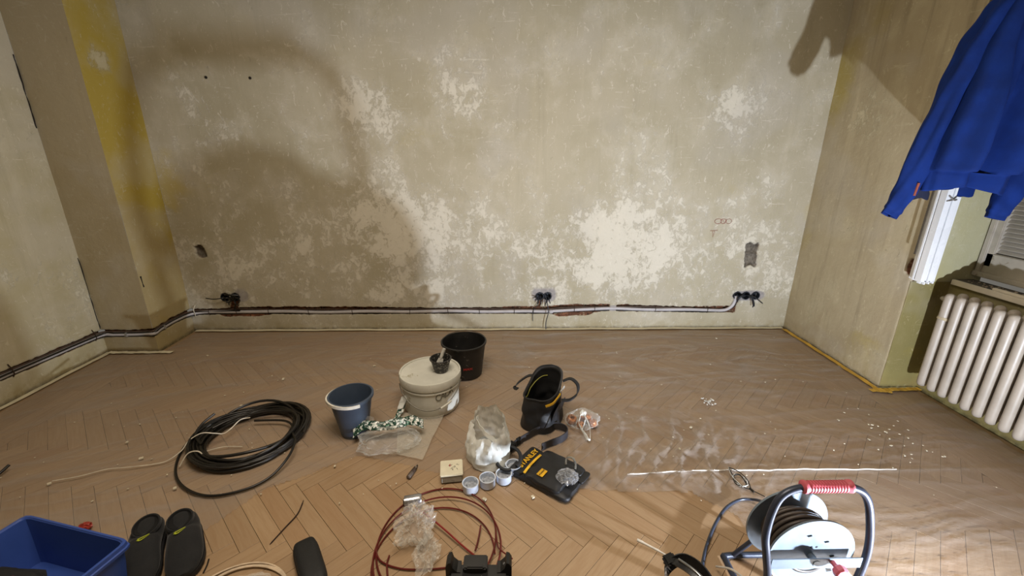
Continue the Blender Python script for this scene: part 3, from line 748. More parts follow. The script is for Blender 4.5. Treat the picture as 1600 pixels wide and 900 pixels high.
# cast-iron column radiator
rad = thing('radiator', 'cream ribbed cast iron column radiator under the window sill', 'radiator', (2.65, 0, 0))
m_rad = pm('radiator_paint', '#9f9588', .42, vary=.07, scale=5, col2='#a9977b', thr=(.72, .78), bscale=60, bump=.08)
def section():
    bm = bmesh.new(); z0, z1 = .115, .715
    for cx in (-.052, .022):
        prof = []
        zz_ = [z0, z0+.002, z0+.007, z0+.015, z0+.027, z0+.05, (z0+z1)/2, z1-.05, z1-.027, z1-.015, z1-.007, z1-.002, z1]
        kk = [.25, .50, .74, .90, .98, 1, 1, 1, .98, .90, .74, .50, .25]
        tube(bm, [(cx, 0, q) for q in zz_], [(.0255*k, .027*k) for k in kk], 14)
    for zz in (z0+.055, z1-.055):
        tube(bm, smooth_path([(-.052, 0, zz), (-.015, 0, zz+(.012 if zz > .4 else -.012)), (.022, 0, zz)], 3), (.024), 10)
        tube(bm, [(-.015, -.033, zz), (-.015, .033, zz)], .021, 12)
    return bm
sec0 = bmo('section', section(), m_rad, rad, True)
pit = .0655; ylast = 2.285
sec0.location = (0, ylast, 0)
for i in range(1, 22):
    o = bpy.data.objects.new('section', sec0.data); C.objects.link(o); o.parent = rad; o.location = (0, ylast-i*pit, 0)
for y in (ylast-11*pit, ylast-19*pit):
    bm = bmesh.new(); tube(bm, [(-.015, y, .15), (-.015, y, .05), (-.015, y, .0)], [.014, .012, .018], 8); bmo('foot', bm, m_rad, rad)
bm = bmesh.new(); tube(bm, smooth_path([(-.015, ylast+.02, .66), (-.015, ylast+.06, .66), (-.0, ylast+.085, .66), (.06, ylast+.09, .66), (.102, ylast+.09, .66)], 4), .012, 10)
bmo('pipe', bm, m_rad, rad, True)
bm = bmesh.new(); lathe(bm, [(.0275, -.009), (.030, -.006), (.030, .006), (.0275, .009)], 18, Matrix.Translation((-.052, ylast+.0, .560)) @ ry(.35)); bmo('wire_tie', bm, pm('dusty_rope', '#a79a80', .9), rad)

# ------------------------------------------------------------ PVC profile and jacket on it
m_pvc = pm('white_pvc', '#e4e6e8', .3, vary=.03, scale=5, bump=0, coat=.2)
pvc = thing('plastic_profile', 'tall white plastic window profile standing against the plaster corner under the blue jacket', 'window profile', (2.498, 2.392, .768))
bm = bmesh.new()
poly = [(-.045, -.045), (-.012, -.045), (-.012, -.034), (-.004, -.034), (-.004, -.045), (.030, -.045), (.030, -.030), (.036, -.030), (.036, -.040), (.045, -.040), (.045, -.010), (.038, -.010), (.038, .002), (.045, .002), (.045, .045), (-.030, .045), (-.030, .012), (-.045, .012), (-.045, .002), (-.036, .002), (-.036, -.008), (-.045, -.008)]
inner = None
prism(bm, poly, 0, 1.85); bmo('profile_shell', bm, m_pvc, pvc)
bm = bmesh.new()
for i in range(7):
    box(bm, (-.040+i*.0125, -.038+(i % 2)*.02, -.004), (.007, .014, .012+.006*(i % 3)))
for i in range(5): box(bm, (.040, -.030+i*.015, -.002), (.010, .006, .014))
bmo('cut_end', bm, m_pvc, pvc)
bm = bmesh.new(); tube(bm, smooth_path([(-.035, -.048, .50), (-.020, -.052, .485), (.0, -.050, .475), (.015, -.048, .478)], 4), .0035, 6); tube(bm, smooth_path([(-.04, -.047, .47), (-.01, -.052, .478), (.01, -.048, .50)], 4), .003, 6)
bmo('string', bm, pm('grey_string', '#7d776e', .8), pvc)
bm = bmesh.new(); box(bm, (-.047, .036, .95), (.004, .010, 1.6)); bmo('seal_strip', bm, pm('dark_seal', '#4c4439', .7), pvc)
bm = bmesh.new(); tube(bm, smooth_path([(.0, -.045, 1.66), (-.01, -.10, 1.65), (-.02, -.16, 1.64), (-.02, -.17, 1.68)], 5), .006, 8); bmo('hook', bm, pm('steel_hook', '#8b8d90', .35, .9), pvc)

m_jk = pm('blue_fleece', '#0e2764', .85, vary=.12, scale=10, bump=.25, bscale=240, spec=.15); m_in = pm('navy_lining', '#141a33', .9, vary=.1)
jk = thing('jacket', 'bright blue long-sleeved work jacket hanging by its collar beside the window', 'jacket')
zs = [1.325, 1.36, 1.40, 1.42, 1.50, 1.62, 1.76, 1.90, 2.04, 2.16, 2.26, 2.32, 2.35]
cx = [2.225, 2.225, 2.225, 2.227, 2.242, 2.265, 2.30, 2.335, 2.37, 2.40, 2.43, 2.445, 2.45]
wx_ = [.200, .203, .206, .214, .212, .205, .195, .185, .168, .14, .10, .06, .02]
cy = [2.09, 2.09, 2.09, 2.09, 2.09, 2.10, 2.11, 2.14, 2.15, 2.17, 2.19, 2.21, 2.22]
dy = [.095, .10, .10, .115, .125, .13, .13, .12, .095, .085, .07, .045, .02]
NA = 96
def jring(i, inset=0, zoff=0):
    z = np.interp(i, range(len(zs)), zs); out = []
    a_ = np.interp(i, range(len(zs)), cx), np.interp(i, range(len(zs)), wx_), np.interp(i, range(len(zs)), cy), np.interp(i, range(len(zs)), dy)
    for k in range(NA):
        th = 2*PI*k/NA; lo_ = 1-min(1, max(0, (z-1.35)/1.0))
        sv_ = math.sin(4*th+2.4+z*1.6)
        fold = (.62*math.copysign(abs(sv_)**.6, sv_)+.26*math.sin(7*th+.5-z*2.4)+.07*math.sin(13*th+z*3))*(.45+.55*lo_)*(.55 if z < 1.405 else 1)
        f_ = 1+fold*.95-inset
        rib = .94 if z < 1.405 else 1.0
        zz = z+zoff+(.014*math.sin(3*th+.6) if i < .3 else 0)*1.0+(.010*math.sin(2*th) if z < 1.41 else 0)
        out.append(Vector((a_[0]+a_[1]*math.cos(th)*(1+(f_-1)*.16)*rib, a_[2]+a_[3]*math.sin(th)*f_*rib*1.05, zz)))
    return out
bm = bmesh.new(); loft(bm, [jring(t) for t in np.linspace(0, len(zs)-1, 60)], True, False, True)
o = bmo('body', bm, m_jk, jk, True); md = o.modifiers.new('s', 'SOLIDIFY'); md.thickness = .006; md.offset = -1
bm = bmesh.new(); loft(bm, [[(q-sum(r_, Vector())/NA)*.90+sum(r_, Vector())/NA for q in r_] for r_ in (jring(t, .06, .012) for t in np.linspace(0, 2, 8))], True); bmo('lining', bm, m_in, jk, True)
def sleeve(name, pts, radii, mat, folds=.10, cuff=True):
    P = smooth_path(pts, 9); n = len(P); rs = np.interp(np.linspace(0, len(pts)-1, n), range(len(pts)), radii); bm = bmesh.new(); rings = []
    for i, p in enumerate(P):
        t = (P[min(i+1, n-1)]-P[max(i-1, 0)]).normalized(); u = t.cross(Vector((0, 1, 0))).normalized(); v = t.cross(u)
        ring = []
        for k in range(36):
            th = 2*PI*k/36
            r = rs[i]*(1+folds*math.sin(3*th+i*.10)+folds*.7*math.sin(5*th-i*.17)+.05*math.sin(i*.75+2*th)*(1 if i > 6 else .2))
            if cuff and i < 5: r *= .88
            ring.append(p+u*r*math.cos(th)+v*r*.72*math.sin(th))
        rings.append(ring)
    loft(bm, rings, True, False, True); o = bmo(name, bm, mat, jk, True); md = o.modifiers.new('s', 'SOLIDIFY'); md.thickness = .005; md.offset = -1; return o
sleeve('sleeve', [(1.925, 2.10, 1.195), (1.955, 2.10, 1.26), (1.995, 2.10, 1.38), (2.045, 2.11, 1.56), (2.105, 2.13, 1.76), (2.18, 2.15, 1.95), (2.27, 2.17, 2.10), (2.38, 2.19, 2.22)], [.042, .046, .049, .054, .060, .070, .080, .05], m_jk, .16)
sleeve('sleeve', [(2.425, 2.06, 1.185), (2.44, 2.06, 1.25), (2.465, 2.06, 1.36), (2.51, 2.07, 1.52), (2.55, 2.09, 1.70), (2.58, 2.12, 1.88), (2.57, 2.16, 2.06), (2.50, 2.19, 2.22)], [.047, .054, .060, .068, .076, .082, .085, .05], m_jk)
sleeve('hood', [(2.44, 2.15, 2.05), (2.45, 2.12, 2.15), (2.46, 2.13, 2.27), (2.46, 2.19, 2.37)], [.05, .12, .11, .03], m_jk, .14, False)
bm = bmesh.new(); loft(bm, [[Vector((2.085+.040*math.cos(a)+(.01 if z < 1.32 else 0), 2.13+.012*math.sin(a), z+.008*math.sin(2*a))) for a in np.linspace(0, 2*PI, 14, False)] for z in np.linspace(1.275, 1.42, 7)], True, True, True); bmo('inner_flap', bm, m_in, jk, True)
bm = bmesh.new(); loft(bm, [[Vector((2.34+.042*math.cos(a), 2.15+.012*math.sin(a), z+.006*math.sin(2*a+1))) for a in np.linspace(0, 2*PI, 14, False)] for z in np.linspace(1.285, 1.42, 7)], True, True, True); bmo('inner_flap', bm, m_jk, jk, True)
bm = bmesh.new(); box(bm, (1.993, 2.06, 1.325), (.010, .004, .06), ry(.1)); bmo('care_tag', bm, pm('brown_tag', '#8a4632', .7), jk)
bm = bmesh.new(); tube(bm, smooth_path([(2.44, 2.22, 2.33), (2.45, 2.235, 2.395), (2.462, 2.24, 2.388), (2.46, 2.23, 2.33)], 5), .003, 6); bmo('hanger_loop', bm, m_in, jk)

# ------------------------------------------------------------ buckets
def bucket(name, label, loc, rb, rt, h, m, cat='bucket', rim=None, th=.0035, rimr=.006, rimm=None, dirt=None, seg=48):
    t = thing(name, label, cat, loc)
    bm = bmesh.new(); prof = [(0, .0), (rb*.98, 0), (rb, .003)]
    for k in range(1, 9): prof.append((rb+(rt-rb)*k/8, h*k/8))
    prof += [(rt-th, h)]
    for k in range(7, 0, -1): prof.append((rb+(rt-rb)*k/8-th, h*k/8))
    prof += [(rb-th, .005), (0, .005)]
    lathe(bm, prof, seg); bmo('body', bm, m, t, True)
    bm = bmesh.new(); lathe(bm, [(rt-.001, h-rimr*2.2), (rt+rimr, h-rimr*2.0), (rt+rimr*1.1, h-.001), (rt, h+.002), (rt-th, h+.001), (rt-th, h-.004)], seg); bmo('rim', bm, rimm or m, t, True)
    return t
def wire(name, pts, r, m, par, seg=6): bm = bmesh.new(); tube(bm, smooth_path(pts, 7), r, seg); return bmo(name, bm, m, par, True)
m_bb = pm('black_bucket_plastic', '#1c1b1a', .5, vary=.2, scale=12, col2='#8a857b', thr=(.63, .70))
b1 = bucket('plaster_bucket', 'large black mixing bucket with dried plaster inside, nearest the back wall', (-.268, 2.685, .006), .120, .150, .245, m_bb)
wire('handle', [(.152, 0, .225), (.150, .05, .235), (.11, .110, .247), (.0, .162, .252), (-.11, .110, .247), (-.150, .05, .235), (-.152, 0, .225)], .002, pm('bucket_wire', '#5a5a58', .4, .8), b1)
text_part('print', 'MAX', .022, pm('red_print', '#9c2a26', .6), b1, Matrix.Translation((.035, -.1325, .095)) @ rz(.22) @ rx(PI/2+.1), bold=.0008, sx=1.3)
bm = bmesh.new(); lathe(bm, [(0, .012), (.09, .014), (.118, .02)], 30); jitter(bm, .008, 20); bmo('dried_plaster', bm, pm('dried_plaster_dark', '#4b4843', .9, col2='#98938a'), b1, True)

m_wb = pm('white_pail_plastic', '#cbcabf', .5, vary=.07, scale=6, col2='#a39d88', thr=(.60, .68), bump=.08)
b2 = thing('lidded_pail', 'big off-white oval pail with closed lid, scrawled letters and a wire handle', 'pail', (-.438, 2.305, .006), .0); b2.scale = (1, 1, 1.13)
bm = bmesh.new(); lathe(bm, [(0, 0), (.160, 0), (.165, .005), (.168, .09), (.172, .165), (.172, .18), (0, .18)], 56, sx=1.0, sy=1.0); bmo('body', bm, m_wb, b2, True)
bm = bmesh.new(); lathe(bm, [(.170, .158), (.181, .160), (.184, .172), (.184, .198), (.1815, .204), (.176, .2055), (.1725, .204), (.171, .1965), (.168, .1955), (.12, .1955), (.06, .1955), (0, .1955)], 56); bmo('lid', bm, m_wb, b2, True)
bm = bmesh.new(); lathe(bm, [(.172, .140), (.178, .142), (.178, .148), (.172, .150)], 56); bmo('ring', bm, m_wb, b2, True)
P = []
for a in np.linspace(-2.85, -.05, 15):
    s = max(0.0, math.sin((a+2.85)/2.8*PI)); P.append((.183*math.cos(a), .183*math.sin(a)-.012*s, .150-.085*s**1.3))
wire('handle', P, .0030, pm('pail_wire', '#77746a', .45, .6), b2)
a = -.92; wire('handle_grip', [(.19*math.cos(q), .19*math.sin(q)-.011, .077+(q+1.05)*.06) for q in (-1.12, -1.0, -.88, -.76)], .006, m_wb, b2, 8)
mtx = pm('pencil_scrawl', '#6b675a', .8)
# letters curved round the pail
for i, ch in enumerate('CADR'):
    a = -1.17+i*.175; M = Matrix.Translation((.1712*math.cos(a), .1712*math.sin(a), .118+.006*i)) @ rz(a+PI/2) @ rx(PI/2)
    text_part('letter', ch, .052, mtx, b2, M, .0016, bold=-.0004)
m_blue = pm('slate_blue_plastic', '#3f4b5c', .45, vary=.08, scale=8)
b3 = bucket('blue_bucket', 'empty slate-blue household bucket with a white bail handle folded on its rim', (-.822, 2.035, .006), .072, .112, .235, m_blue, rimr=.007)
P = [(.122*math.cos(a), .122*math.sin(a), .226+.004*math.sin(a*2)) for a in np.linspace(PI*.72, PI*1.72, 22)]
bm = bmesh.new(); strap(bm, smooth_path(P, 3), .016, .008); bmo('handle', bm, pm('white_handle', '#d9d6cb', .4), b3, False, bevel=.002)
b4 = bucket('mixing_cup', 'small black cup smeared with filler standing on the pail lid', (-.372, 2.308, .230), .040, .062, .085, pm('smeared_black', '#211f1d', .5, scale=35, col2='#8f8b82', thr=(.54, .62)), 'cup', rimr=.003, seg=32)
kn = thing('putty_knife', 'white-caked putty knife leaning in the small black cup', 'putty knife', (-.372, 2.308, .241))
m_ply = pm('plaster_caked', '#b7b5ac', .8, vary=.15, scale=30)
bm = bmesh.new(); M = Matrix.Translation((-.012, -.012, .03)) @ ry(.25) @ rx(-.3)
prism(bm, [(-.030, -.035), (.030, -.035), (.018, .045), (-.010, .045)], -.001, .002, M @ rx(PI/2)); bmo('blade', bm, m_ply, kn)
bm = bmesh.new(); tube(bm, smooth_path([(.0, .0, .065), (.010, .012, .095), (.022, .020, .125)], 5), [.006]*2+[.010]*9, 10); bmo('handle', bm, m_ply, kn, True)

# ------------------------------------------------------------ black cable coil
def coil(cxy, rx_, ry_, n, r, spread, zmax, m, parent, rot=0, seed=1, seg=7, name='turn'):
    rg = random.Random(seed)
    for i in range(n):
        k = 1-spread*rg.random(); ox, oy = rg.uniform(-.02, .02), rg.uniform(-.02, .02); ph = rg.random()*6; z0 = rg.random()*zmax
        P = []
        for a in np.linspace(0, 2*PI, 40, False):
            q = k*(1+.03*math.sin(2*a+ph)+.015*math.sin(3*a+ph*2)); x, y = rx_*q*math.cos(a), ry_*q*math.sin(a)
            zz = r+z0*(.65+.35*math.sin(a*2+ph)); P.append((cxy[0]+ox+x*math.cos(rot)-y*math.sin(rot), cxy[1]+oy+x*math.sin(rot)+y*math.cos(rot), zz+cxy[2]))
        bm = bmesh.new(); tube(bm, P, r, seg, True); bmo(name, bm, m, parent, True)
cc = thing('cable_coil', 'coiled bundle of thick black cable tied with white string on the left floor', 'cable coil', (-1.358, 1.99, .008))
m_cab = pm('coil_black', '#16130f', .38, vary=.15, scale=15, bump=.03)
coil((.0, .0, 0), .278, .280, 17, .0078, .22, .055, m_cab, cc, seed=5)
def fl3(pts, o, z=.0): return [(p[0]-o[0], p[1]-o[1], (p[2] if len(p) > 2 else z)) for p in pts]
OC = (-1.375, 1.995)
wire('loose_loop', fl3([(-1.62, 2.04, .05), (-1.665, 1.94, .03), (-1.655, 1.83, .008), (-1.575, 1.70, .008), (-1.46, 1.61, .008), (-1.33, 1.57, .008), (-1.20, 1.605, .008), (-1.12, 1.68, .012), (-1.08, 1.78, .04), (-1.09, 1.88, .055), (-1.14, 1.96, .05), (-1.19, 2.05, .04), (-1.27, 2.10, .03), (-1.42, 2.10, .03)], OC), .0062, m_cab, cc, 7)
wire('loose_loop', fl3([(-1.60, 2.02, .04), (-1.52, 2.10, .05), (-1.36, 2.16, .05), (-1.20, 2.15, .045), (-1.12, 2.07, .035), (-1.09, 1.97, .045)], OC), .0062, m_cab, cc, 7)
wire('cable_end', fl3([(-1.56, 1.87, .05), (-1.625, 1.93, .065), (-1.63, 2.00, .085), (-1.60, 2.06, .105)], OC), .0066, m_cab, cc, 7)
m_str = pm('string_white', '#d2c8b4', .8)
wire('string', fl3([(-1.75, 1.78, .006), (-1.69, 1.80, .010), (-1.65, 1.85, .03), (-1.635, 1.89, .058), (-1.59, 1.925, .078), (-1.53, 1.935, .070), (-1.50, 1.96, .050), (-1.49, 2.01, .048), (-1.475, 2.07, .058), (-1.44, 2.10, .050)], OC), .0028, m_str, cc)
wire('string', fl3([(-1.50, 1.80, .03), (-1.525, 1.80, .065), (-1.57, 1.79, .060), (-1.60, 1.76, .01)], OC), .003, m_str, cc)
wire('string', fl3([(-1.75, 1.78, .006), (-1.85, 1.755, .012), (-1.94, 1.745, .010), (-2.02, 1.70, .012), (-2.12, 1.67, .012)], OC), .0022, m_str, cc)
wire('string', fl3([(-1.55, 1.87, .008), (-1.47, 1.90, .012), (-1.38, 1.905, .008)], OC), .0022, m_str, cc)

# ------------------------------------------------------------ plastic bags
def blob(bm, c, r, sub=4, amp=.03, sc=12, off=0, zmin=.003, sharp=True):
    res = bmesh.ops.create_icosphere(bm, subdivisions=sub, radius=1)
    for v in res['verts']:
        d = v.co.copy(); n = abs(mnoise.noise(d*sc*.10+Vector((off, 0, 0))))*1.6+abs(mnoise.noise(d*sc*.2+Vector((0, off, 0))))*.8+.25*abs(mnoise.noise(d*sc*.4+Vector((0, 0, off))))
        k = 1.08-amp*n*.9; v.co = Vector((c[0]+d.x*r[0]*k, c[1]+d.y*r[1]*k, max(zmin, c[2]+d.z*r[2]*k)))
    return res['verts']
m_clear = film_mat('clear_bag', '#dcdcd6', .10, .75, .14, 30); m_fog = film_mat('foggy_bag', '#ded8cc', .13, .75, .14, 11); m_milk = film_mat('milky_bag', '#eceee8', .72, .98, .35, 30, .4)
cb = thing('printed_bag', 'crumpled clear plastic bag with green and white printed top, before the blue bucket', 'plastic bag', (-.61, 1.92, .006), .12)
bm = bmesh.new(); blob(bm, (0, -.01, .035), (.175, .105, .052), 5, .28, 16, 3); bmo('bag', bm, m_clear, cb, True)
g = NT('printed_green'); cO = g.co(); nn = g.noise(cO, 60, 3, .6, .5); c = g.mix(g.ramp(nn, .52, .56), lin('#16382b'), lin('#d9dcd4'))
c = g.mix(g.ramp(g.noise(cO, 70, 2, .5), .60, .64), c, lin('#5d8a76')); g.set(g.b.inputs['Base Color'], c); g.b.inputs['Roughness'].default_value = .3; m_prn = g.m
def crump_strip(name, pts, w_, m, par, amp=.010, sc=30, nrow=7, up=(0, .6, .8)):
    P = smooth_path(pts, 10); bm = bmesh.new(); amp *= .6; U = Vector(up).normalized(); rows = []
    for i, p in enumerate(P):
        row = []
        for j in range(nrow):
            q = p+U*w_*(j/(nrow-1)-.5); q = q+mnoise.noise_vector(q*sc)*amp
            q.z = max(q.z, .003); row.append(q)
        rows.append(row)
    loft(bm, rows, False); o = bmo(name, bm, m, par, True); md = o.modifiers.new('s', 'SOLIDIFY'); md.thickness = .0012; return o
crump_strip('printed_band', [(-.185, .035, .055), (-.13, .055, .085), (-.07, .045, .088), (0, .05, .083), (.07, .06, .09), (.13, .06, .095), (.185, .045, .075)], .052, m_prn, cb, .014, 34, 9, (0, .75, .55))
crump_strip('gusset', [(-.16, .085, .07), (-.13, .09, .10), (-.08, .08, .09)], .05, m_clear, cb, .012, 30)
tf = thing('bag_scrap', 'small twisted printed plastic scrap leaning on the off-white pail', 'plastic scrap', (-.60, 2.165, .006))
crump_strip('film', [(-.045, -.07, .012), (-.01, -.03, .022), (.005, .0, .045), (.012, .03, .085)], .045, m_prn, tf, .010, 40, 6, (.8, .3, .2))
crump_strip('film_end', [(.0, .0, .05), (.012, .02, .085), (.03, .03, .125)], .045, m_milk, tf, .012, 40, 6, (.8, .1, .3))
sh = thing('clear_sheet', 'flat piece of clear film lying from under the pail toward the floor front', 'plastic sheet', (0, 0, .012))
bm = bmesh.new(); n_ = 22; rows = []
qa, qb, qc, qd = Vector((-.545, 1.83, 0)), Vector((-.405, 1.785, 0)), Vector((-.345, 2.17, 0)), Vector((-.62, 2.20, 0))
for i in range(n_):
    row = []
    for j in range(n_):
        s_, t_ = i/(n_-1), j/(n_-1); p = qa.lerp(qb, s_).lerp(qd.lerp(qc, s_), t_); p.z = .002+.012*abs(nz(p, 9))+.004*abs(nz(p, 30)); row.append(p)
    rows.append(row)
loft(bm, rows, False); bmo('sheet', bm, film_mat('sheet_film', '#d9d4c4', .34, .8, .2, 20), sh, True)

# white carrier bag with grey thing inside
wbg = thing('carrier_bag', 'white open-topped carrier bag standing beside the tool belt', 'carrier bag', (-.075, 1.815, .006), .5)
bm = bmesh.new(); rings = []
for i in range(26):
    z = .205*i/25; t = i/25; ring = []
    for k in range(64):
        th = 2*PI*k/64
        a_ = .105*(1.0+.10*math.sin(t*PI))*(1-.30*t*t); b_ = .115*(1+.05*t)*(1-.2*t)
        pl = .05*math.sin(7*th+3*t)+.04*math.sin(13*th-5*t)+.03*math.sin(23*th+9*t)
        k2 = 1+pl*(.25+.9*t)
        zz = z*(1+.22*math.sin(th+.9)*t+.05*math.sin(5*th)*t)
        q = Vector((a_*math.cos(th)*k2, b_*math.sin(th)*k2, zz)); q += mnoise.noise_vector(q*26)*.008; q.z = max(.002, q.z); ring.append(q)
    rings.append(ring)
loft(bm, rings, True, True); o = bmo('bag', bm, m_milk, wbg, True)
for sgn in (-1,):
    bm = bmesh.new(); P = smooth_path([(sgn*.035, -.085, .15), (sgn*.07, -.115, .12), (sgn*.05, -.14, .06), (-sgn*.01, -.13, .06), (-sgn*.02, -.10, .14)] if sgn > 0 else [(-.02, .07, .20), (-.05, .02, .215), (-.04, -.05, .19), (.0, -.09, .15)], 7)
    strap(bm, [p+mnoise.noise_vector(p*40)*.004 for p in P], .020, .002, (0, .4, 1)); bmo('handle', bm, m_milk, wbg, True)
bm = bmesh.new(); blob(bm, (0, 0, .05), (.07, .075, .05), 3, .2, 12, 5); bmo('contents', bm, pm('grey_contents', '#8d9090', .5, col2='#55585a'), wbg, True)

# small white lidded box
sb = thing('small_box', 'square white-lidded translucent box with red and black scribbles', 'box', (-.247, 1.685, .006), .12)
bm = bmesh.new(); box(bm, (0, 0, .020), (.100, .100, .038)); bmo('body', bm, pm('box_grey', '#a9a79c', .4, vary=.1, col2='#7e7c74'), sb, bevel=.004)
bm = bmesh.new(); box(bm, (0, 0, .043), (.106, .106, .010)); bmo('lid', bm, pm('box_white', '#d6d0b8', .5, vary=.04), sb, bevel=.003)
bm = bmesh.new()
for i in range(9):
    x, y = random.uniform(-.005, .035), random.uniform(-.02, .03); tube(bm, [(x, y, .0485), (x+random.uniform(-.01, .01), y+random.uniform(-.01, .01), .0485), (x+random.uniform(-.012, .012), y+random.uniform(-.012, .012), .0485)], .0009, 4)
bmo('scribble', bm, pm('black_pen', '#222222', .6), sb)
bm = bmesh.new(); tube(bm, [(-.012, .012, .0487), (-.006, .022, .0487), (-.010, .005, .0487), (-.002, .012, .0487)], .0014, 4); bmo('red_mark', bm, pm('red_pen', '#b0272a', .6), sb)

# round flush-mount boxes in a row
m_cap = pm('pale_blue_plastic', '#c9d3e2', .35, vary=.05); m_cin = pm('grey_grains', '#9ea3ab', .7, vary=.25, scale=80)
labs = ['round pale blue wall box lying leftmost, nearest the small square box', 'round pale blue wall box second in the row, joined to its left neighbour', 'round pale blue wall box third in the row in front of the carrier bag', 'round pale blue wall box at the right end, inside the belt ring']
for (x, y), lb_ in zip(((-.150, 1.592), (-.073, 1.622), (.003, 1.648), (.050, 1.708)), labs):
    t = thing('junction_box', lb_, 'junction box', (x, y, .006), random.random()*3, 'row of round wall boxes on the floor')
    bm = bmesh.new(); lathe(bm, [(0, 0), (.034, 0), (.036, .003), (.036, .038), (.0385, .039), (.0385, .043), (.034, .043), (.033, .006), (0, .006)], 32); bmo('shell', bm, m_cap, t, True)
    bm = bmesh.new(); lathe(bm, [(0, .022), (.0335, .021)], 24); jitter(bm, .002, 90); bmo('bottom', bm, m_cin, t, True)
    bm = bmesh.new()
    for k in range(4): a = k*.7+2; lathe(bm, [(.003, .0235), (0, .0245)], 8, Matrix.Translation((.018*math.cos(a), .018*math.sin(a), 0)))
    bmo('screw_hole', bm, m_boxr, t)
    bm = bmesh.new(); box(bm, (.037, 0, .030), (.010, .016, .018)); bmo('coupling', bm, m_cap, t, bevel=.002)

# ------------------------------------------------------------ black tool bag
m_nyl = pm('black_nylon', '#191a1d', .55, vary=.15, scale=18, bump=.25, bscale=260, spec=.5); m_yel = pm('yellow_piping', '#d9a81f', .5)
m_dark = pm('bag_inside', '#0c0c0d', .9); m_lab = pm('white_print', '#cfd2cf', .5)
tb = thing('tool_bag', 'black open-mouthed nylon tool bag with yellow piping standing upright', 'tool bag', (.228, 2.13, .008), -.50); tb.scale = (1.22, 1.06, .94)
# rings: rounded rectangle, long axis y
def rrect(w_, d_, z, n=48, p=3.2, ox=0, oy=0, zf=None):
    out = []
    for k in range(n):
        th = 2*PI*k/n; c_, s_ = math.cos(th), math.sin(th); r = 1/((abs(c_)**p+abs(s_)**p)**(1/p))
        x, y = w_*r*c_, d_*r*s_; out.append(Vector((x+ox, y+oy, z if zf is None else zf(x, y))))
    return out
R_ = []
for i in range(18):
    t = i/17; w_ = .088-.012*t-.018*math.sin(t*PI)*.4; d_ = .132-.020*t
    top = lambda x, y, t=t: .250*t+t**3*(.062*y/.11 if y > 0 else .045*y/.11)-.02*t*t*(1-abs(y)/.12)-.025*t**3*max(0, -x)/.08
    ring = rrect(w_, d_, 0, 56, 3.0, zf=top)
    ring = [q+mnoise.noise_vector(q*17+Vector((4, 1, 2)))*.014*min(1, t*3)*(1.3-t) for q in ring]
    R_.append(ring)
bm = bmesh.new(); loft(bm, R_, True, True); o = bmo('body', bm, m_nyl, tb, True); md = o.modifiers.new('s', 'SOLIDIFY'); md.thickness = .006; md.offset = -1
bm = bmesh.new(); loft(bm, [[q*0.93+Vector((0, 0, .01)) for q in r_] for r_ in R_[2:17]], True, True); bmo('lining', bm, m_dark, tb, True)
bm = bmesh.new(); tube(bm, [q+Vector((0, 0, .002)) for q in R_[-1]], .0052, 6, True); bmo('rim_binding', bm, m_nyl, tb, True)
bm = bmesh.new(); rr_ = R_[-3]; tube(bm, [rr_[k % 56]*.915+Vector((0, 0, .0)) for k in range(16, 40)], .0028, 6); bmo('inner_piping', bm, pm('olive_piping', '#8d8a34', .6), tb, True)
bm = bmesh.new(); P = smooth_path([(.046, -.098, .175), (.070, -.070, .186), (.078, -.030, .200), (.080, .005, .208)], 6); strap(bm, [p+Vector((.006, -.004, 0)) for p in P], .013, .004); bmo('yellow_zip', bm, m_yel, tb)
bm = bmesh.new(); loft(bm, [rrect(.030*k_, .085*k_, 0, 28, 4) for k_ in (1, 1, .92)], True, False, True)
for v in bm.verts: v.co = Vector((.080+v.co.x*.35, v.co.y-.0, v.co.z+.09+v.co.x*2.1))
bmo('side_pocket', bm, m_nyl, tb, True)
text_part('logo', 'STANLEY', .016, m_lab, tb, Matrix.Translation((.091, .015, .232)) @ rz(PI/2) @ rx(PI/2-.2), bold=.0004)
for sg, P in ((1, [(.070, .085, .24), (.105, .095, .262), (.142, .085, .24), (.150, .055, .20), (.125, .03, .165), (.090, .01, .16)]), (-1, [(-.065, .06, .245), (-.098, .055, .235), (-.132, .025, .20), (-.142, -.01, .175), (-.120, -.03, .185)])):
    bm = bmesh.new(); strap(bm, smooth_path(P, 8), .019, .006, (0, 1, .25)); bmo('handle', bm, m_nyl, tb, bevel=.0015)
bm = bmesh.new(); tube(bm, smooth_path([(.06, -.135, .05), (.075, -.14, .10), (.078, -.11, .13)], 4), .003, 6); bmo('seam', bm, m_nyl, tb)

# ------------------------------------------------------------ tool belt pouch with strap
ap = .90; tp = thing('tool_pouch', 'black tool pouch with yellow lettering and strap lying flat in front of the tool bag', 'tool pouch', (.212, 1.675, .006), ap); tp.scale = (1.06, 1.1, 1.0)
# local x along lettering (toward upper right), local -y toward lower right of the picture
def slab(bm, w_, d_, h, n=14, bulge=.5, off=0, amp=.004, p=5):
    rings = []
    for (s_, z) in ((.97, 0), (1, h*.3), (1, h*.7), (.96, h), (.7, h*(1+.15*bulge)), (.3, h*(1+.25*bulge))):
        ring = rrect(w_*s_, d_*s_, z, 48, p); rings.append([q+mnoise.noise_vector(q*22+Vector((off, off, off)))*amp for q in ring])
    for r_ in rings:
        for q in r_: q.z = max(q.z, .001)
    loft(bm, rings, True, True, True)
bm = bmesh.new(); slab(bm, .098, .150, .026, off=2, amp=.008, p=9); bmo('back_panel', bm, m_nyl, tp, True)
bm = bmesh.new(); slab(bm, .096, .034, .020, off=5, amp=.003, p=10)
for v in bm.verts: v.co += Vector((-.002, .108, .016))
bmo('top_band', bm, m_nyl, tp, True)
bm = bmesh.new(); slab(bm, .088, .088, .024, off=7, amp=.006, p=9)
for v in bm.verts: v.co += Vector((-.008, -.022, .020))
bmo('front_pocket', bm, m_nyl, tp, True)
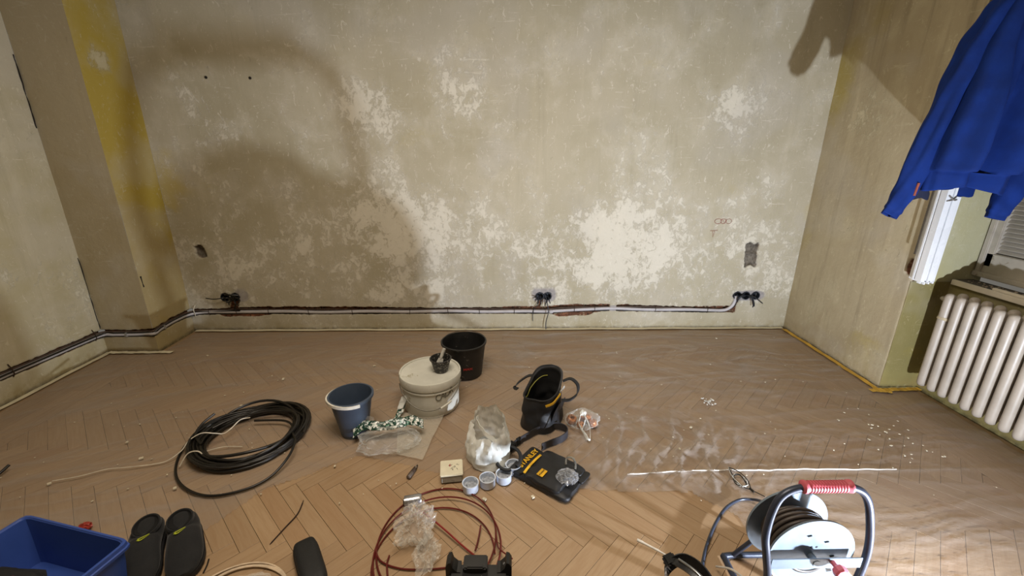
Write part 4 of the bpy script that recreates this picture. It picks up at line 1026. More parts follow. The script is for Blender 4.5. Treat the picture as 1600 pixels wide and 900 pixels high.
bm = bmesh.new(); slab(bm, .036, .105, .018, off=9, amp=.005)
for v in bm.verts: v.co += Vector((.078, -.03, .022))
bmo('side_pocket', bm, m_nyl, tp, True)
text_part('lettering', 'STANLEY', .034, m_yel, tp, Matrix.Translation((.004, .102, .0435)), .0012, bold=.0009)
bm = bmesh.new(); P = smooth_path([(-.092, .062, .048), (-.04, .066, .052), (.02, .066, .054), (.05, .066, .050)], 6); strap(bm, P, .010, .003, (0, 1, .2)); bmo('yellow_zip', bm, m_yel, tp)
bm = bmesh.new(); box(bm, (-.045, .0, .0515), (.046, .030, .002)); bmo('yellow_label', bm, m_yel, tp, bevel=.001)
text_part('label_print', 'STANLEY', .010, m_dark, tp, Matrix.Translation((-.045, .0, .0528)), .0004, bold=.0003)
bm = bmesh.new(); blob(bm, (.0, -.100, .055), (.050, .048, .018), 4, .35, 22, 6); bmo('fastener_bag', bm, film_mat('fastener_film', '#b9bdc6', .22, .85, .12, 70), tp, True)
bm = bmesh.new()
for i in range(34):
    x, y = random.uniform(-.035, .035), random.uniform(-.03, .03)-.100; M = Matrix.Translation((x, y, .052+random.uniform(-.004, .008))) @ rz(random.random()*6) @ ry(random.uniform(-.5, .5))
    box(bm, (0, 0, 0), (.022, .003, .003), None); vs_ = bm.verts[:][-8:]
    for v in vs_: v.co = M @ v.co
o = bmo('fasteners', bm, pm('zinc', '#a5a8ac', .3, .9), tp); o['kind'] = 'stuff'
bm = bmesh.new(); slab(bm, .040, .014, .010, off=1, amp=.002)
for v in bm.verts: v.co += Vector((.060, -.148, .026))
bmo('elastic_edge', bm, m_nyl, tp, True)
bm = bmesh.new(); strap(bm, smooth_path([(.066, -.055, .050), (.080, -.050, .075), (.086, -.075, .085), (.078, -.095, .070), (.060, -.105, .055)], 7), .008, .004, (1, 0, .2)); bmo('metal_clip', bm, pm('clip_steel', '#b8b7b0', .3, .9), tp)
# ring and buckle (world points → local)
def tow(o, pts):
    M = (Matrix.Translation(o.location) @ rz(o.rotation_euler.z)).inverted(); return [tuple(M @ Vector(p)) for p in pts]
P = [(.042+.055*math.cos(a), 1.732+.070*math.sin(a), .057+.010*math.sin(a+1)) for a in np.linspace(-.9, 2*PI-1.4, 28)]
bm = bmesh.new(); tube(bm, tow(tp, P), .0085, 8); bmo('hammer_ring', bm, m_nyl, tp, True)
bel = smooth_path([(.045, 1.825, .030), (.09, 1.875, .030), (.145, 1.925, .030), (.21, 1.975, .032), (.285, 2.005, .034), (.335, 1.985, .034), (.345, 1.945, .032), (.31, 1.905, .028), (.255, 1.875, .026), (.205, 1.845, .026)], 8)
bm = bmesh.new(); strap(bm, tow(tp, bel), .044, .004, (0, 0, 1)); bmo('belt', bm, pm('belt_webbing', '#2b2b30', .5, vary=.1, bscale=300, bump=.3), tp, bevel=.0008)
bm = bmesh.new()
for (c_, s_) in (((.055, 1.838, .034), (.050, .034, .040)), ((.022, 1.812, .030), (.030, .012, .030)), ((.095, 1.880, .034), (.030, .012, .046))):
    v = box(bm, (0, 0, 0), s_, rz(.75))
    for q in v: q.co += Vector(c_)
M = (Matrix.Translation(tp.location) @ rz(ap)).inverted()
for v in bm.verts: v.co = M @ v.co
bmo('buckle', bm, m_dark, tp, bevel=.004)
bm = bmesh.new(); tube(bm, tow(tp, smooth_path([(-.03, 1.80, .012), (-.005, 1.795, .016), (.02, 1.805, .025)], 5)), .003, 6); bmo('strap_end', bm, m_nyl, tp)

# ------------------------------------------------------------ knotted small bag with copper fittings
kb = thing('knotted_bag', 'small knotted clear bag holding copper coloured parts, right of the tool bag', 'plastic bag', (.452, 2.065, .008))
bm = bmesh.new(); blob(bm, (0, 0, .040), (.098, .080, .048), 5, .22, 14, 8); bmo('bag', bm, m_clear, kb, True)
m_cop = pm('copper_fitting', '#a5642f', .4, .35, vary=.2, col2='#6d3d1d')
for (x, y, z, r, a) in ((-.062, .01, .032, .027, .4), (.035, .02, .034, .022, 1.4), (.055, -.018, .026, .022, 2.2), (-.015, -.025, .022, .019, .9), (.01, .045, .024, .022, .2)):
    bm = bmesh.new(); lathe(bm, [(0, -r*.8), (r*.8, -r*.8), (r, -r*.5), (r, r*.5), (r*.75, r*.8), (r*.45, r*.8), (r*.45, 0), (0, 0)], 18, Matrix.Translation((x, y, z)) @ rz(a) @ rx(a*1.3)); bmo('fitting', bm, m_cop, kb, True)
bm = bmesh.new()
for P in ([(-.01, -.01, .085), (-.03, -.05, .075), (-.035, -.085, .06), (-.01, -.125, .035), (.01, -.15, .015), (.02, -.12, .03), (.018, -.07, .06), (.0, -.02, .085)], [(0, 0, .085), (.005, -.05, .07), (-.02, -.10, .04), (.0, -.145, .012)]):
    strap(bm, [p+mnoise.noise_vector(p*60)*.003 for p in smooth_path(P, 6)], .010, .002, (0, .3, 1))
bmo('tied_handle', bm, m_milk, kb, True)
bm = bmesh.new(); blob(bm, (-.002, -.008, .085), (.022, .020, .018), 3, .5, 14, 2); bmo('knot', bm, m_milk, kb, True)

# small bits: dark marker, cable end, twig of cable, red crumb, white smear, scattered crumbs
mkp = thing('marker', 'short dark dusty marker pen lying below the clear sheet', 'marker', (-.438, 1.71, .0115), 1.25)
bm = bmesh.new(); tube(bm, [(-.04, 0, 0), (-.02, 0, 0), (.0, 0, 0), (.024, 0, 0), (.03, 0, 0), (.044, 0, 0)], [.010, .0105, .0105, .009, .006, .004], 12); bmo('barrel', bm, pm('marker_brown', '#3a2c24', .5, col2='#8a8073'), mkp, True)
bm = bmesh.new(); tube(bm, [(-.046, 0, 0), (-.043, 0, 0), (-.012, 0, 0)], [.008, .0112, .0112], 12); bmo('cap', bm, pm('marker_cap', '#55483d', .5), mkp, True)
bm = bmesh.new(); tube(bm, smooth_path([(-2.56, 1.60, .010), (-2.46, 1.63, .012), (-2.40, 1.69, .020), (-2.39, 1.755, .038)], 6), .0065, 7); o = bmo('cable_end', bm, m_cab, smooth=True); tag(o, 'curved black cable end poking in at the far left floor', 'cable')
bm = bmesh.new(); tube(bm, smooth_path([(-.928, 1.322, .003), (-.905, 1.40, .004), (-.885, 1.47, .005), (-.893, 1.545, .004)], 6), [.0014]+[.0028]*16+[.0016]*2, 6); o = bmo('cable_offcut', bm, pm('dark_brown_wire', '#2b1a12', .5), smooth=True); tag(o, 'thin dark cable offcut lying on bare parquet above the black case', 'cable offcut')
bm = bmesh.new(); tube(bm, smooth_path([(-1.128, 1.262, .003), (-1.118, 1.235, .003), (-1.112, 1.205, .003)], 4), .0028, 6); o = bmo('cable_offcut', bm, m_cab, smooth=True); tag(o, 'tiny black cable offcut on the floor right of the slippers', 'cable offcut')
bm = bmesh.new(); blob(bm, (-1.715, 1.405, .022), (.028, .018, .018), 3, .5, 14, 4); o = bmo('red_plastic_lump', bm, pm('red_plastic', '#a5382c', .45), smooth=True); tag(o, 'small red plastic lump on the floor behind the blue crate', 'plastic piece')
bm = bmesh.new()
for i in range(26):
    a, r = random.random()*6.28, random.random()**.6*.035; x, y = 1.28+r*math.cos(a)*1.1, 2.286+r*math.sin(a)*1.3
    s_ = random.uniform(.004, .014); box(bm, (x, y, .013), (s_, s_*.6, .002), rz(random.random()*3))
o = bmo('filler_splash', bm, pm('filler_white', '#dfe0dc', .7)); tag(o, 'splash of white filler flakes on the film right of centre', 'debris', kind='stuff')
bm = bmesh.new()
for i in range(230):
    x, y = random.uniform(-2.5, 2.4), random.uniform(1.5, 3.3)
    s_ = random.uniform(.002, .006) if i > 16 else random.uniform(.008, .014); box(bm, (x, y, .010+s_*.2), (s_*random.uniform(.7, 1.8), s_, s_*.5), rz(random.random()*3))
for i in range(30):
    x, y = random.uniform(1.95, 2.3), random.uniform(1.75, 2.2); s_ = random.uniform(.003, .008); box(bm, (x, y, .011), (s_*1.8, s_, s_*.4), rz(random.random()*3))
o = bmo('plaster_flakes', bm, pm('flakes', '#c8bfa8', .9)); tag(o, 'scattered pale plaster flakes over the covered floor', 'debris', kind='stuff')

# ------------------------------------------------------------ blue crate with dark contents
m_cr = pm('blue_crate_plastic', '#35509a', .42, vary=.05, scale=7, spec=.4, trans=.0)
cr = thing('blue_crate', 'open blue plastic storage crate in the lower left corner', 'crate', (-1.577, 1.048, .008), -.245)
bm = bmesh.new(); Wc, Dc, Hc = .238, .182, .195
def rr2(s_, z): return rrect(Wc*s_, Dc*s_, z, 120, 26)
loft(bm, [rr2(.88, 0), rr2(.90, .02), rr2(.955, .12), rr2(.985, Hc), rr2(.965, Hc), rr2(.935, .12), rr2(.87, .012)], True, True, True); bmo('tub', bm, m_cr, cr, True)
bm = bmesh.new(); loft(bm, [rr2(.975, Hc-.022), rr2(1.035, Hc-.022), rr2(1.04, Hc-.012), rr2(1.02, Hc-.010), rr2(1.02, Hc+.004), rr2(.985, Hc+.005), rr2(.965, Hc-.002)], True); bmo('rim', bm, m_cr, cr, True)
bg = thing('dark_cloth', 'black garment or bag lying inside the blue crate', 'cloth', (-1.60, 1.005, .085), -.245)
bm = bmesh.new(); blob(bm, (0, 0, .05), (.175, .115, .058), 5, .2, 12, 9, .0); bmo('fabric', bm, pm('black_cloth', '#151618', .8, vary=.2, scale=10), bg, True)
bm = bmesh.new(); blob(bm, (.03, .045, .112), (.014, .008, .006), 2, .2); bmo('red_label', bm, pm('faded_red', '#7d3a3c', .6), bg, True)

# ------------------------------------------------------------ pair of black slippers
m_sh = pm('black_suede', '#121315', .9, vary=.15, scale=30, bump=.3, bscale=200, sheen=.1); m_sole = pm('black_rubber', '#0e0e0f', .6); m_ins = pm('shoe_inside', '#060606', .95); m_neon = pm('olive_green_logo', '#a7b12c', .5)
def shoe(loc, rot, mir, lab):
    t = thing('shoe', lab, 'shoe', loc, rot, 'pair of black shoes beside the crate'); t.scale = (1.13, 1, 1)
    L = [(0, .030), (.015, .042), (.05, .047), (.10, .048), (.15, .050), (.20, .053), (.24, .050), (.27, .040), (.29, .020)]   # heel at y=0 → toe at -y
    topz = [(0, .085), (.02, .092), (.06, .088), (.09, .082), (.12, .095), (.16, .088), (.20, .072), (.25, .055), (.29, .035)]
    n = 26; rings = []; ys = np.linspace(0, .288, n)
    for y in ys:
        w_ = np.interp(y, [p[0] for p in L], [p[1] for p in L]); h = np.interp(y, [p[0] for p in topz], [p[1] for p in topz]); ring = []
        for k in range(28):
            th = 2*PI*k/28; c_, s_ = math.cos(th), math.sin(th); r = 1/((abs(c_)**2.6+abs(s_)**2.6)**(1/2.6))
            ring.append(Vector((w_*r*c_*(1 if s_ < 0 else 1-.28*s_*s_)+mir*.008*math.sin(y*11), -y, .016+(h-.016)*(.5+.5*r*s_))))
        rings.append(ring)
    bm = bmesh.new(); loft(bm, rings, True, True, True); bmo('upper', bm, m_sh, t, True)
    bm = bmesh.new(); R2 = []
    for z, k_ in ((0, .97), (.004, 1.02), (.016, 1.03), (.020, 1.0)):
        o_ = []
        for y in ys: o_.append(Vector((np.interp(y, [p[0] for p in L], [p[1] for p in L])*k_+mir*.008*math.sin(y*11), -y+(.004 if y < .01 else 0), z)))
        for y in ys[::-1]: o_.append(Vector((-np.interp(y, [p[0] for p in L], [p[1] for p in L])*k_+mir*.008*math.sin(y*11), -y, z)))
        R2.append(o_)
    loft(bm, R2, True, True, True); bmo('sole', bm, m_sole, t)
    bm = bmesh.new(); lathe(bm, [(1, .0), (.96, .004), (.9, -.004), (0, -.012)], 30, Matrix.Translation((0, -.060, .0905)) @ rx(.04) @ Matrix.Diagonal((.036, .052, 1, 1))); bmo('opening', bm, m_ins, t, True)
    bm = bmesh.new(); lathe(bm, [(.93, -.004), (1.0, .002), (1.10, .002), (1.14, -.010)], 30, Matrix.Translation((0, -.058, .0905)) @ rx(.04) @ Matrix.Diagonal((.036, .052, 1, 1))); bmo('collar', bm, m_sh, t, True)
    # small curved tick emblem on the tongue
    bm = bmesh.new(); prism(bm, [(-.016, .003), (-.010, -.005), (-.003, -.005), (.017, .009), (.0, .001), (-.006, -.001), (-.009, .005)], 0, .0012, Matrix.Translation((.0, -.135, .0945)) @ rz(.15) @ rx(-.12)); bmo('emblem', bm, m_neon, t)
    bm = bmesh.new(); prism(bm, [(-.014, .010), (-.012, .012), (.018, .016), (.020, .013), (.0, .009), (-.012, .007)], 0, .001, Matrix.Translation((.0, -.135, .0945)) @ rz(.15) @ rx(-.12)); bmo('emblem', bm, m_neon, t)
    return t
shoe((-1.425, 1.385, .006), .52, -1, 'left black slip-on shoe touching the blue crate, green tick emblem')
shoe((-1.318, 1.408, .006), .60, 1, 'right black slip-on shoe of the pair, farther from the blue crate')

# black rounded case
cs = thing('spectacle_case', 'black rounded soft case on the bare parquet at the bottom edge', 'case', (-.722, 1.215, .002), .60); cs.scale = (.98, 1.12, 1.0)
bm = bmesh.new(); R_ = []
for (s_, z) in ((.90, .0), (.98, .008), (1, .020), (1, .034), (.96, .044), (.85, .051), (.6, .055), (.25, .057)): R_.append(rrect(.044*s_, .100*s_-.0, z, 48, 5))
loft(bm, R_, True, True, True); bmo('shell', bm, pm('black_case', '#111212', .7, vary=.15, bscale=250, bump=.25), cs, True)
bm = bmesh.new(); tube(bm, rrect(.0448, .1008, .027, 48, 5), .0016, 5, True); bmo('seam', bm, m_sole, cs, True)

# coil of pale cable / film at bottom
pc = thing('pale_cable_loop', 'loop of thin pale cable on a clear sheet at the bottom edge', 'cable', (-.915, 1.095, .002))
coil((0, 0, 0), .165, .135, 3, .0035, .10, .010, pm('pale_cable', '#c9b59a', .5), pc, seed=3)
bm = bmesh.new(); blob(bm, (0, -.01, .010), (.14, .11, .022), 4, .3, 14, 12, .001); bmo('film', bm, m_fog, pc, True)

# ------------------------------------------------------------ red-brown wire coil
rc = thing('red_wire_coil', 'loose coil of dark red wire around crumpled plastic', 'wire coil', (-.265, 1.305, .002))
m_rw = pm('dark_red_wire', '#5a1712', .35, vary=.1, bump=0)
OR = (-.265, 1.305)
def arc_pts(c, rx_, ry_, a0, a1, n=22, z=.005, dz=.0): return [(c[0]+rx_*math.cos(a), c[1]+ry_*math.sin(a), z+dz*math.sin((a-a0)*1.3)) for a in np.linspace(a0, a1, n)]
wire('turn', arc_pts((.0, .03), .235, .262, -1.2, PI+1.4, z=.010, dz=.006), .0036, m_rw, rc)
wire('turn', arc_pts((.01, -.02), .245, .250, -.4, PI+1.9, z=.016, dz=.006), .0036, m_rw, rc)
wire('turn', arc_pts((.0, -.055), .232, .235, .05, PI+1.2, z=.006, dz=.003), .0036, m_rw, rc)
wire('turn', [(-.235, -.02, .01), (-.20, -.07, .008), (-.12, -.10, .006), (-.02, -.105, .006), (.05, -.10, .006)], .0036, m_rw, rc)
wire('turn', [(.235, .04, .02), (.243, -.02, .02), (.255, -.05, .03), (.30, -.08, .02)], .003, m_rw, rc)
wire('wire_end', [(-.115, .16, .03), (-.06, .125, .028), (.02, .06, .022), (.10, -.01, .014), (.16, -.06, .010)], .0040, pm('bright_red_wire', '#7c1f1c', .35), rc)
wire('wire_end', [(.155, -.03, .006), (.165, .02, .010), (.172, .075, .020)], .0036, m_rw, rc)
wire('turn', [(-.175, -.045, .006), (-.175, -.08, .006), (-.16, -.13, .006)], .0036, m_rw, rc)
vf = thing('metal_fitting', 'short silver metal fitting with brass thread at the top of the red wire', 'pipe fitting', (-.395, 1.505, .030), .15)
bm = bmesh.new(); tube(bm, [(-.038, 0, .0), (-.036, 0, 0), (.030, 0, .004), (.036, 0, .004)], [.022, .026, .026, .022], 20); bmo('barrel', bm, pm('brushed_steel', '#b7b7ba', .25, .9, vary=.15, scale=20), vf, True)
bm = bmesh.new(); tube(bm, [(.002, -.020, -.004), (.004, -.048, -.010)], .009, 12); bmo('thread', bm, pm('brass', '#a8813c', .35, .9), vf, True)
bm = bmesh.new(); tube(bm, [(-.042, 0, 0), (-.038, 0, 0)], [.014, .018], 16); bmo('bore', bm, m_dark, vf, True)
cp = thing('crumpled_film', 'crumpled ball of clear film lying inside the red wire coil', 'plastic film', (-.345, 1.33, .004))
def crumple(name, c, r, off, m, par, sub=5):
    bm = bmesh.new(); res = bmesh.ops.create_icosphere(bm, subdivisions=sub, radius=1)
    for v in res['verts']:
        d = v.co.copy(); n1 = mnoise.noise(d*1.4+Vector((off, 0, 1))); n2 = abs(mnoise.noise(d*3.2+Vector((2, off, 0)))); n3 = abs(mnoise.noise(d*6+Vector((0, 3, off))))
        k = .95+.6*n1-.75*n2; v.co = Vector((c[0]+d.x*r[0]*k, c[1]+d.y*r[1]*k, max(.002, c[2]+d.z*r[2]*k)))
    return bmo(name, bm, m, par, True)
crumple('ball', (-.01, .03, .045), (.085, .095, .058), 3.3, m_fog, cp); crumple('tail', (.055, -.085, .028), (.048, .085, .034), 7.1, m_fog, cp)

# ------------------------------------------------------------ black power tool body with dark tube
dk = thing('power_tool', 'black plastic power tool cradle with two raised horns at the bottom centre', 'power tool', (-.085, 1.03, .002), -.02)
m_tb = pm('tool_black', '#1b1b1a', .5, vary=.12, scale=20, bump=.12)
bm = bmesh.new(); box(bm, (0, 0, .065), (.205, .185, .13)); bmo('housing', bm, m_tb, dk, bevel=.010)
for s_ in (-1, 1):
    for (y_, k_) in ((.075, 1.0), (-.02, .7)):
        bm = bmesh.new(); prism(bm, [(s_*a, b*k_) for a, b in ((.062, -.02), (.112, -.02), (.112, .030), (.104, .046), (.094, .050), (.088, .026), (.074, .010), (.062, .008))], -.022, .022, Matrix.Translation((0, y_, .125)) @ rx(PI/2)); bmo('horn', bm, m_tb, dk, bevel=.003)
bm = bmesh.new(); box(bm, (-.012, .075, .142), (.082, .055, .030)); box(bm, (-.012, .055, .150), (.060, .020, .028)); bmo('latch', bm, m_tb, dk, bevel=.004)
bm = bmesh.new(); box(bm, (-.012, .040, .132), (.085, .030, .012)); box(bm, (-.055, -.01, .132), (.030, .055, .010)); box(bm, (.03, -.01, .132), (.030, .055, .010)); bmo('terminal_slot', bm, m_dark, dk, bevel=.002)
for (x, y) in ((.0, .01), (-.03, -.03), (.055, .03)):
    bm = bmesh.new(); lathe(bm, [(.005, 0), (.004, .003), (0, .003)], 10, Matrix.Translation((x, y, .1385))); bmo('screw', bm, pm('screw_steel', '#8f9092', .3, .9), dk)
bm = bmesh.new(); box(bm, (.088, .072, .146), (.012, .012, .014)); bmo('latch_pin', bm, pm('screw_steel', '#8f9092', .3, .9), dk, bevel=.003)
pk = thing('dark_sleeve', 'dark blue-grey plastic tube with pale blue cap beside the power tool', 'tube', (.145, 1.015, .070), -.02)
bm = bmesh.new(); tube(bm, [(-.118, 0, 0), (-.115, 0, 0), (.115, 0, 0), (.118, 0, 0)], [.060, .064, .064, .060], 26); bmo('tube', bm, pm('dark_slate', '#27303a', .5, vary=.1), pk, True)
bm = bmesh.new(); tube(bm, [(.117, 0, 0), (.128, 0, 0), (.131, 0, 0)], [.0655, .0655, .060], 26); bmo('cap', bm, pm('pale_blue_cap', '#7fa3c9', .4), pk, True)
bm = bmesh.new()
for x in (-.08, -.04, 0, .04, .08): tube(bm, [(x-.002, 0, 0), (x+.002, 0, 0)], .0648, 26)
bmo('groove_ring', bm, m_dark, pk, True)
for s_ in (-1, 1): pass

# ------------------------------------------------------------ black rucksack (top visible) with strap, white stick
rk = thing('rucksack', 'black glossy rounded bag top with carry strap and buckle at the bottom edge', 'bag', (.60, .755, .0), .25)
m_rk = pm('glossy_black', '#121214', .28, vary=.2, scale=12, bump=.25, bscale=40)
bm = bmesh.new(); R_ = []
for (s_, z) in ((.86, 0), (.98, .03), (1, .12), (.98, .20), (.93, .26), (.82, .31), (.62, .345), (.35, .362), (.1, .367)): R_.append([q+mnoise.noise_vector(q*9)*.010*(1 if z > .02 else 0) for q in rrect(.165*s_, .170*s_, z, 56, 2.5)])
loft(bm, R_, True, True, True); bmo('body', bm, m_rk, rk, True)
def warm(o, pts):
    M = (Matrix.Translation(o.location) @ rz(o.rotation_euler.z)).inverted(); return [M @ Vector(p) for p in pts]
bm = bmesh.new(); strap(bm, warm(rk, smooth_path([(.44, .80, .33), (.465, .90, .352), (.515, .925, .372), (.555, .905, .368), (.575, .86, .36), (.565, .80, .37)], 8)), .030, .006, (.2, .5, 1)); bmo('carry_strap', bm, m_rk, rk, bevel=.0015)
bm = bmesh.new(); strap(bm, warm(rk, smooth_path([(.475, .935, .355), (.50, .90, .385), (.53, .85, .395), (.56, .78, .38)], 8)), .022, .005, (.9, .3, .3)); bmo('side_strap', bm, m_rk, rk, bevel=.0015)
bm = bmesh.new(); v = box(bm, (0, 0, 0), (.040, .030, .014), rz(.4) @ rx(.3)); M = (Matrix.Translation(rk.location) @ rz(.25)).inverted()
for q in v: q.co = M @ (q.co+Vector((.482, .925, .372)))
bmo('buckle', bm, m_rk, rk, bevel=.005)
bm = bmesh.new(); tube(bm, warm(rk, smooth_path([(.50, .91, .39), (.53, .86, .40), (.56, .80, .39)], 5)), .004, 7); bmo('chrome_zip_edge', bm, pm('chrome_grey', '#9a9da0', .2, .9), rk, True)
stx = thing('white_stick', 'slim white plastic stick jutting left from the black bag top', 'stick', (.497, .945, .352))
bm = bmesh.new(); tube(bm, smooth_path([(.0, 0, 0), (-.035, .022, .006), (-.075, .045, .012), (-.088, .052, .014)], 5), [.0025]*5+[.0035]*5+[.0045]*6, 8); bmo('shaft', bm, pm('white_stick', '#dedcd6', .4), stx, True)

# ------------------------------------------------------------ cable reel
rl = thing('cable_reel', 'steel extension cable reel with pink grip and red knob, lower right', 'cable reel', (.985, 1.08, .002), 0)
m_gal = pm('galvanised', '#7b8996', .38, .45, vary=.08, scale=10, spec=.5); m_tub = pm('frame_tube', '#353b49', .35, .35, vary=.1, scale=8); m_pink = pm('pink_grip', '#b55560', .45, vary=.06); m_win = pm('wound_cable', '#3d3630', .5, vary=.15, scale=20)
Zc = .268
def disc(y, r, name='flange'):
    bm = bmesh.new(); M = Matrix.Translation((0, y, Zc)) @ rx(PI/2)
    lathe(bm, [(0, -.001), (r*.45, -.001), (r*.5, -.004), (r*.55, -.001), (r-.008, -.001), (r-.004, -.006), (r, -.004), (r+.001, .004), (r-.004, .003), (r-.010, .0015), (0, .0015)], 64, M); return bmo(name, bm, m_gal, rl, True)
disc(-.060, .137); disc(.062, .139)
bm = bmesh.new(); tube(bm, [(0, -.058, Zc), (0, .060, Zc)], .058, 32); bmo('drum', bm, m_gal, rl, True)
m0 = None
rg = random.Random(4)
for lay, rad_ in enumerate((.070, .083, .096)):
    for i in range(8 if lay < 2 else 6):
        y = -.050+i*.0135+(.006 if lay % 2 else 0)+(.006 if lay == 2 else 0); P = []
        tx, tz = rg.uniform(-.004, .004), rg.uniform(-.004, .004)
        for a in np.linspace(0, 2*PI, 40, False): P.append((rad_*math.cos(a)+tx, y+.010*math.sin(a+lay*1.5+i*.4), Zc+rad_*math.sin(a)+tz))
        bm = bmesh.new(); tube(bm, P, .0068, 7, True); bmo('cable_turn', bm, m_win, rl, True)
for (x, z) in ((.04, .05), (-.05, -.03), (.07, -.01), (-.02, .075)):
    bm = bmesh.new(); tube(bm, [(x-.006, -.063, Zc+z), (x+.006, -.063, Zc+z+.003)], .002, 6); bmo('slot', bm, m_dark, rl)
for (x, z) in ((-.005, .03), (.012, .03)):
    bm = bmesh.new(); lathe(bm, [(.0045, 0), (0, .001)], 10, Matrix.Translation((x, -.0615, Zc+z)) @ rx(PI/2)); bmo('rivet', bm, m_dark, rl)
# frame: handle bow in front, floor rails, axle bar
bow = smooth_path([(-.135, -.075, .012), (-.135, -.082, .08), (-.142, -.084, .20), (-.162, -.080, .30), (-.170, -.072, .36), (-.160, -.062, .44), (-.135, -.054, .495), (-.085, -.050, .520), (0, -.050, .526), (.085, -.050, .520), (.130, -.056, .485), (.155, -.066, .40), (.166, -.076, .30), (.158, -.082, .20), (.140, -.082, .08), (.140, -.075, .012)], 7)
bm = bmesh.new(); tube(bm, bow, .0115, 12); bmo('handle_bow', bm, m_tub, rl, True)
bm = bmesh.new(); tube(bm, [(-.078, -.050, .526), (-.074, -.050, .526), (-.066, -.050, .526), (-.062, -.050, .526), (.062, -.050, .526), (.066, -.050, .526), (.074, -.050, .526), (.078, -.050, .526)], [.014, .020, .020, .0165, .0165, .020, .020, .014], 18); bmo('grip', bm, m_pink, rl, True)
for i in range(13):
    x = -.054+i*.009; bm = bmesh.new(); tube(bm, [(x-.002, -.050, .526), (x+.002, -.050, .526)], .0185, 16); bmo('grip_rib', bm, m_pink, rl, True)
rail = smooth_path([(-.135, -.075, .012), (-.138, .0, .012), (-.138, .13, .012), (-.125, .150, .012), (0, .152, .012), (.125, .150, .012), (.138, .13, .012), (.140, .0, .012), (.140, -.075, .012)], 6)
bm = bmesh.new(); tube(bm, rail, .0115, 12); bmo('floor_frame', bm, m_tub, rl, True)
bm = bmesh.new(); tube(bm, [(-.10, .150, .015), (-.07, .110, .13), (0, .085, Zc), (.07, .110, .13), (.10, .150, .015)], .009, 10); bmo('rear_support', bm, m_tub, rl, True)
bm = bmesh.new(); box(bm, (0, -.088, .262), (.290, .004, .040)); bmo('cross_bar', bm, m_gal, rl, bevel=.001)
bm = bmesh.new(); tube(bm, [(0, -.092, .262), (0, -.058, .262)], .012, 14); bmo('axle', bm, m_gal, rl, True)
kx, kz = .050, .268
bm = bmesh.new(); tube(bm, [(kx, -.088, kz), (kx, -.118, kz)], .008, 10); lathe(bm, [(0, 0), (.018, 0), (.021, .004), (.021, .018), (.017, .023), (0, .023)], 8, Matrix.Translation((kx, -.112, kz)) @ rx(PI/2)); bmo('knob', bm, m_pink, rl)
bm = bmesh.new(); tube(bm, smooth_path([(.100, -.092, .23), (.112, -.105, .215), (.118, -.10, .19)], 4), .006, 8); bmo('wing_bolt', bm, pm('cream_plastic', '#cfc3a6', .5), rl, True)
wire('plug_lead', [(-.17, .02, .03), (-.17, -.05, .08), (-.155, -.10, .12), (-.13, -.12, .135), (-.10, -.115, .13)], .0045, pm('white_lead', '#c7c4bc', .4), rl)
wire('plug_lead', [(-.19, .10, .02), (-.18, .02, .10), (-.16, -.06, .12), (-.13, -.12, .08)], .004, pm('white_lead', '#c7c4bc', .4), rl)
OL = (.985, 1.08)
wire('loose_cable', fl3([(.93, 1.19, .20), (1.02, 1.30, .17), (1.10, 1.42, .08), (1.11, 1.49, .025), (1.06, 1.505, .010), (.98, 1.465, .010), (.90, 1.392, .010), (.83, 1.31, .010), (.775, 1.235, .010), (.74, 1.17, .010), (.73, 1.10, .010), (.76, 1.02, .010), (.84, .97, .012)], OL), .0062, m_tub, rl, 8)

# thin wire bundle behind the reel
tw = thing('thin_wire_bundle', 'little tangle of thin grey and black wire on the film behind the cable reel', 'wire', (1.118, 1.615, .012))
m_gw = pm('grey_wire', '#a9a79f', .4); rg = random.Random(9)
for i in range(4):
    rr_ = rg.uniform(.022, .036); P = [(rr_*math.cos(a)*.8+rg.uniform(-.003, .003), rr_*1.25*math.sin(a), .004+.008*rg.random()) for a in np.linspace(.3*i, 2*PI+.3*i, 16)]
    wire('loop', P, .0019, m_gw if i % 2 else m_blk, tw)
wire('tail', [(-.01, .08, .006), (-.02, .03, .010), (-.03, -.02, .006), (.02, -.06, .006), (.06, -.10, .006)], .0022, m_blk, tw)
wire('tail', [(-.01, .085, .008), (.02, .05, .012), (.035, .0, .008), (.022, -.058, .004)], .0022, m_blk, tw)
wire('plug', [(.018, -.050, .006), (.026, -.072, .006)], .0055, m_blk, tw)
wire('tail', [(-.01, .09, .006), (-.03, .02, .014), (-.01, -.045, .008)], .002, m_gw, tw)

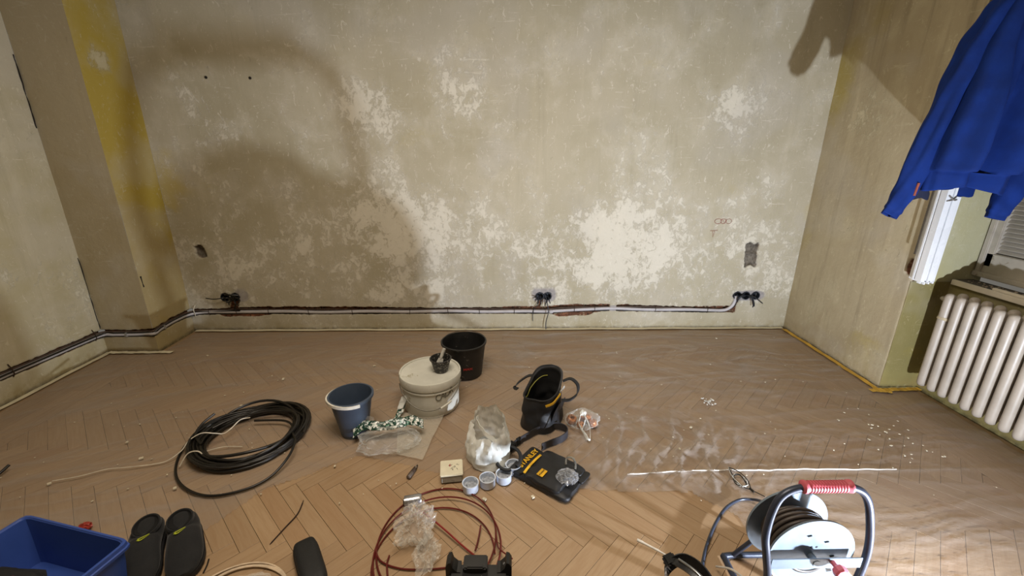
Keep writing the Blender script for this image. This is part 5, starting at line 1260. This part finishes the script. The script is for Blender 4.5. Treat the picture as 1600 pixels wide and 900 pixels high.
# work lamp outside the frame (source of the hard shadows) and ceiling lamp
wl = thing('work_lamp', 'small LED floodlight on a floor bracket beside the photographer', 'work lamp', (1.63, .485, 0), .38)
bm = bmesh.new(); box(bm, (0, -.045, .16), (.13, .05, .11)); bmo('housing', bm, m_dark, wl, bevel=.006)
bm = bmesh.new(); lathe(bm, [(.030, 0), (.030, .003), (0, .003)], 20, Matrix.Translation((0, -.019, .16)) @ rx(-PI/2))
g = NT('led_face'); g.b.inputs['Emission Color'].default_value = (.92, .94, 1, 1); g.b.inputs['Emission Strength'].default_value = 6; bmo('led_face', bm, g.m, wl)
bm = bmesh.new(); tube(bm, smooth_path([(-.075, -.045, .16), (-.075, -.045, .05), (-.06, -.045, .008), (.06, -.045, .008), (.075, -.045, .05), (.075, -.045, .16)], 5), .006, 8); box(bm, (0, -.045, .006), (.10, .16, .008)); bmo('bracket', bm, m_gal, wl)
cl = thing('ceiling_lamp', 'flat square ceiling lamp above the room', 'ceiling lamp', (-.2, 1.1, 2.87))
bm = bmesh.new(); box(bm, (0, 0, .015), (1.34, 1.04, .03)); bmo('casing', bm, m_pvc, cl, bevel=.005)

# small details become sub-parts of the part they sit on
SUB = {'grip_rib': 'grip', 'slot': 'flange', 'rivet': 'flange', 'label_print': 'yellow_label', 'lettering': 'top_band', 'scribble': 'lid', 'red_mark': 'lid', 'emblem': 'upper', 'opening': 'upper', 'collar': 'upper',
       'print': 'body', 'letter': 'body', 'handle_grip': 'handle', 'logo': 'body', 'inner_piping': 'lining', 'screw': 'housing', 'terminal_slot': 'housing', 'groove_ring': 'tube', 'buckle': 'belt', 'fasteners': 'side_pocket', 'care_tag': 'body', 'bore': 'barrel', 'thread': 'barrel', 'screw_hole': 'bottom', 'axle': 'cross_bar', 'seam': 'shell'}
base = lambda n: n.split('.')[0]
for root in [o for o in C.objects if o.type == 'EMPTY' and o.parent is None]:
    kids = [k for k in C.objects if k.parent == root]; names = {}
    for k in kids: names.setdefault(base(k.name), k)
    for k in kids:
        p = names.get(SUB.get(base(k.name), ''))
        if p is not None and p is not k: k.parent = p
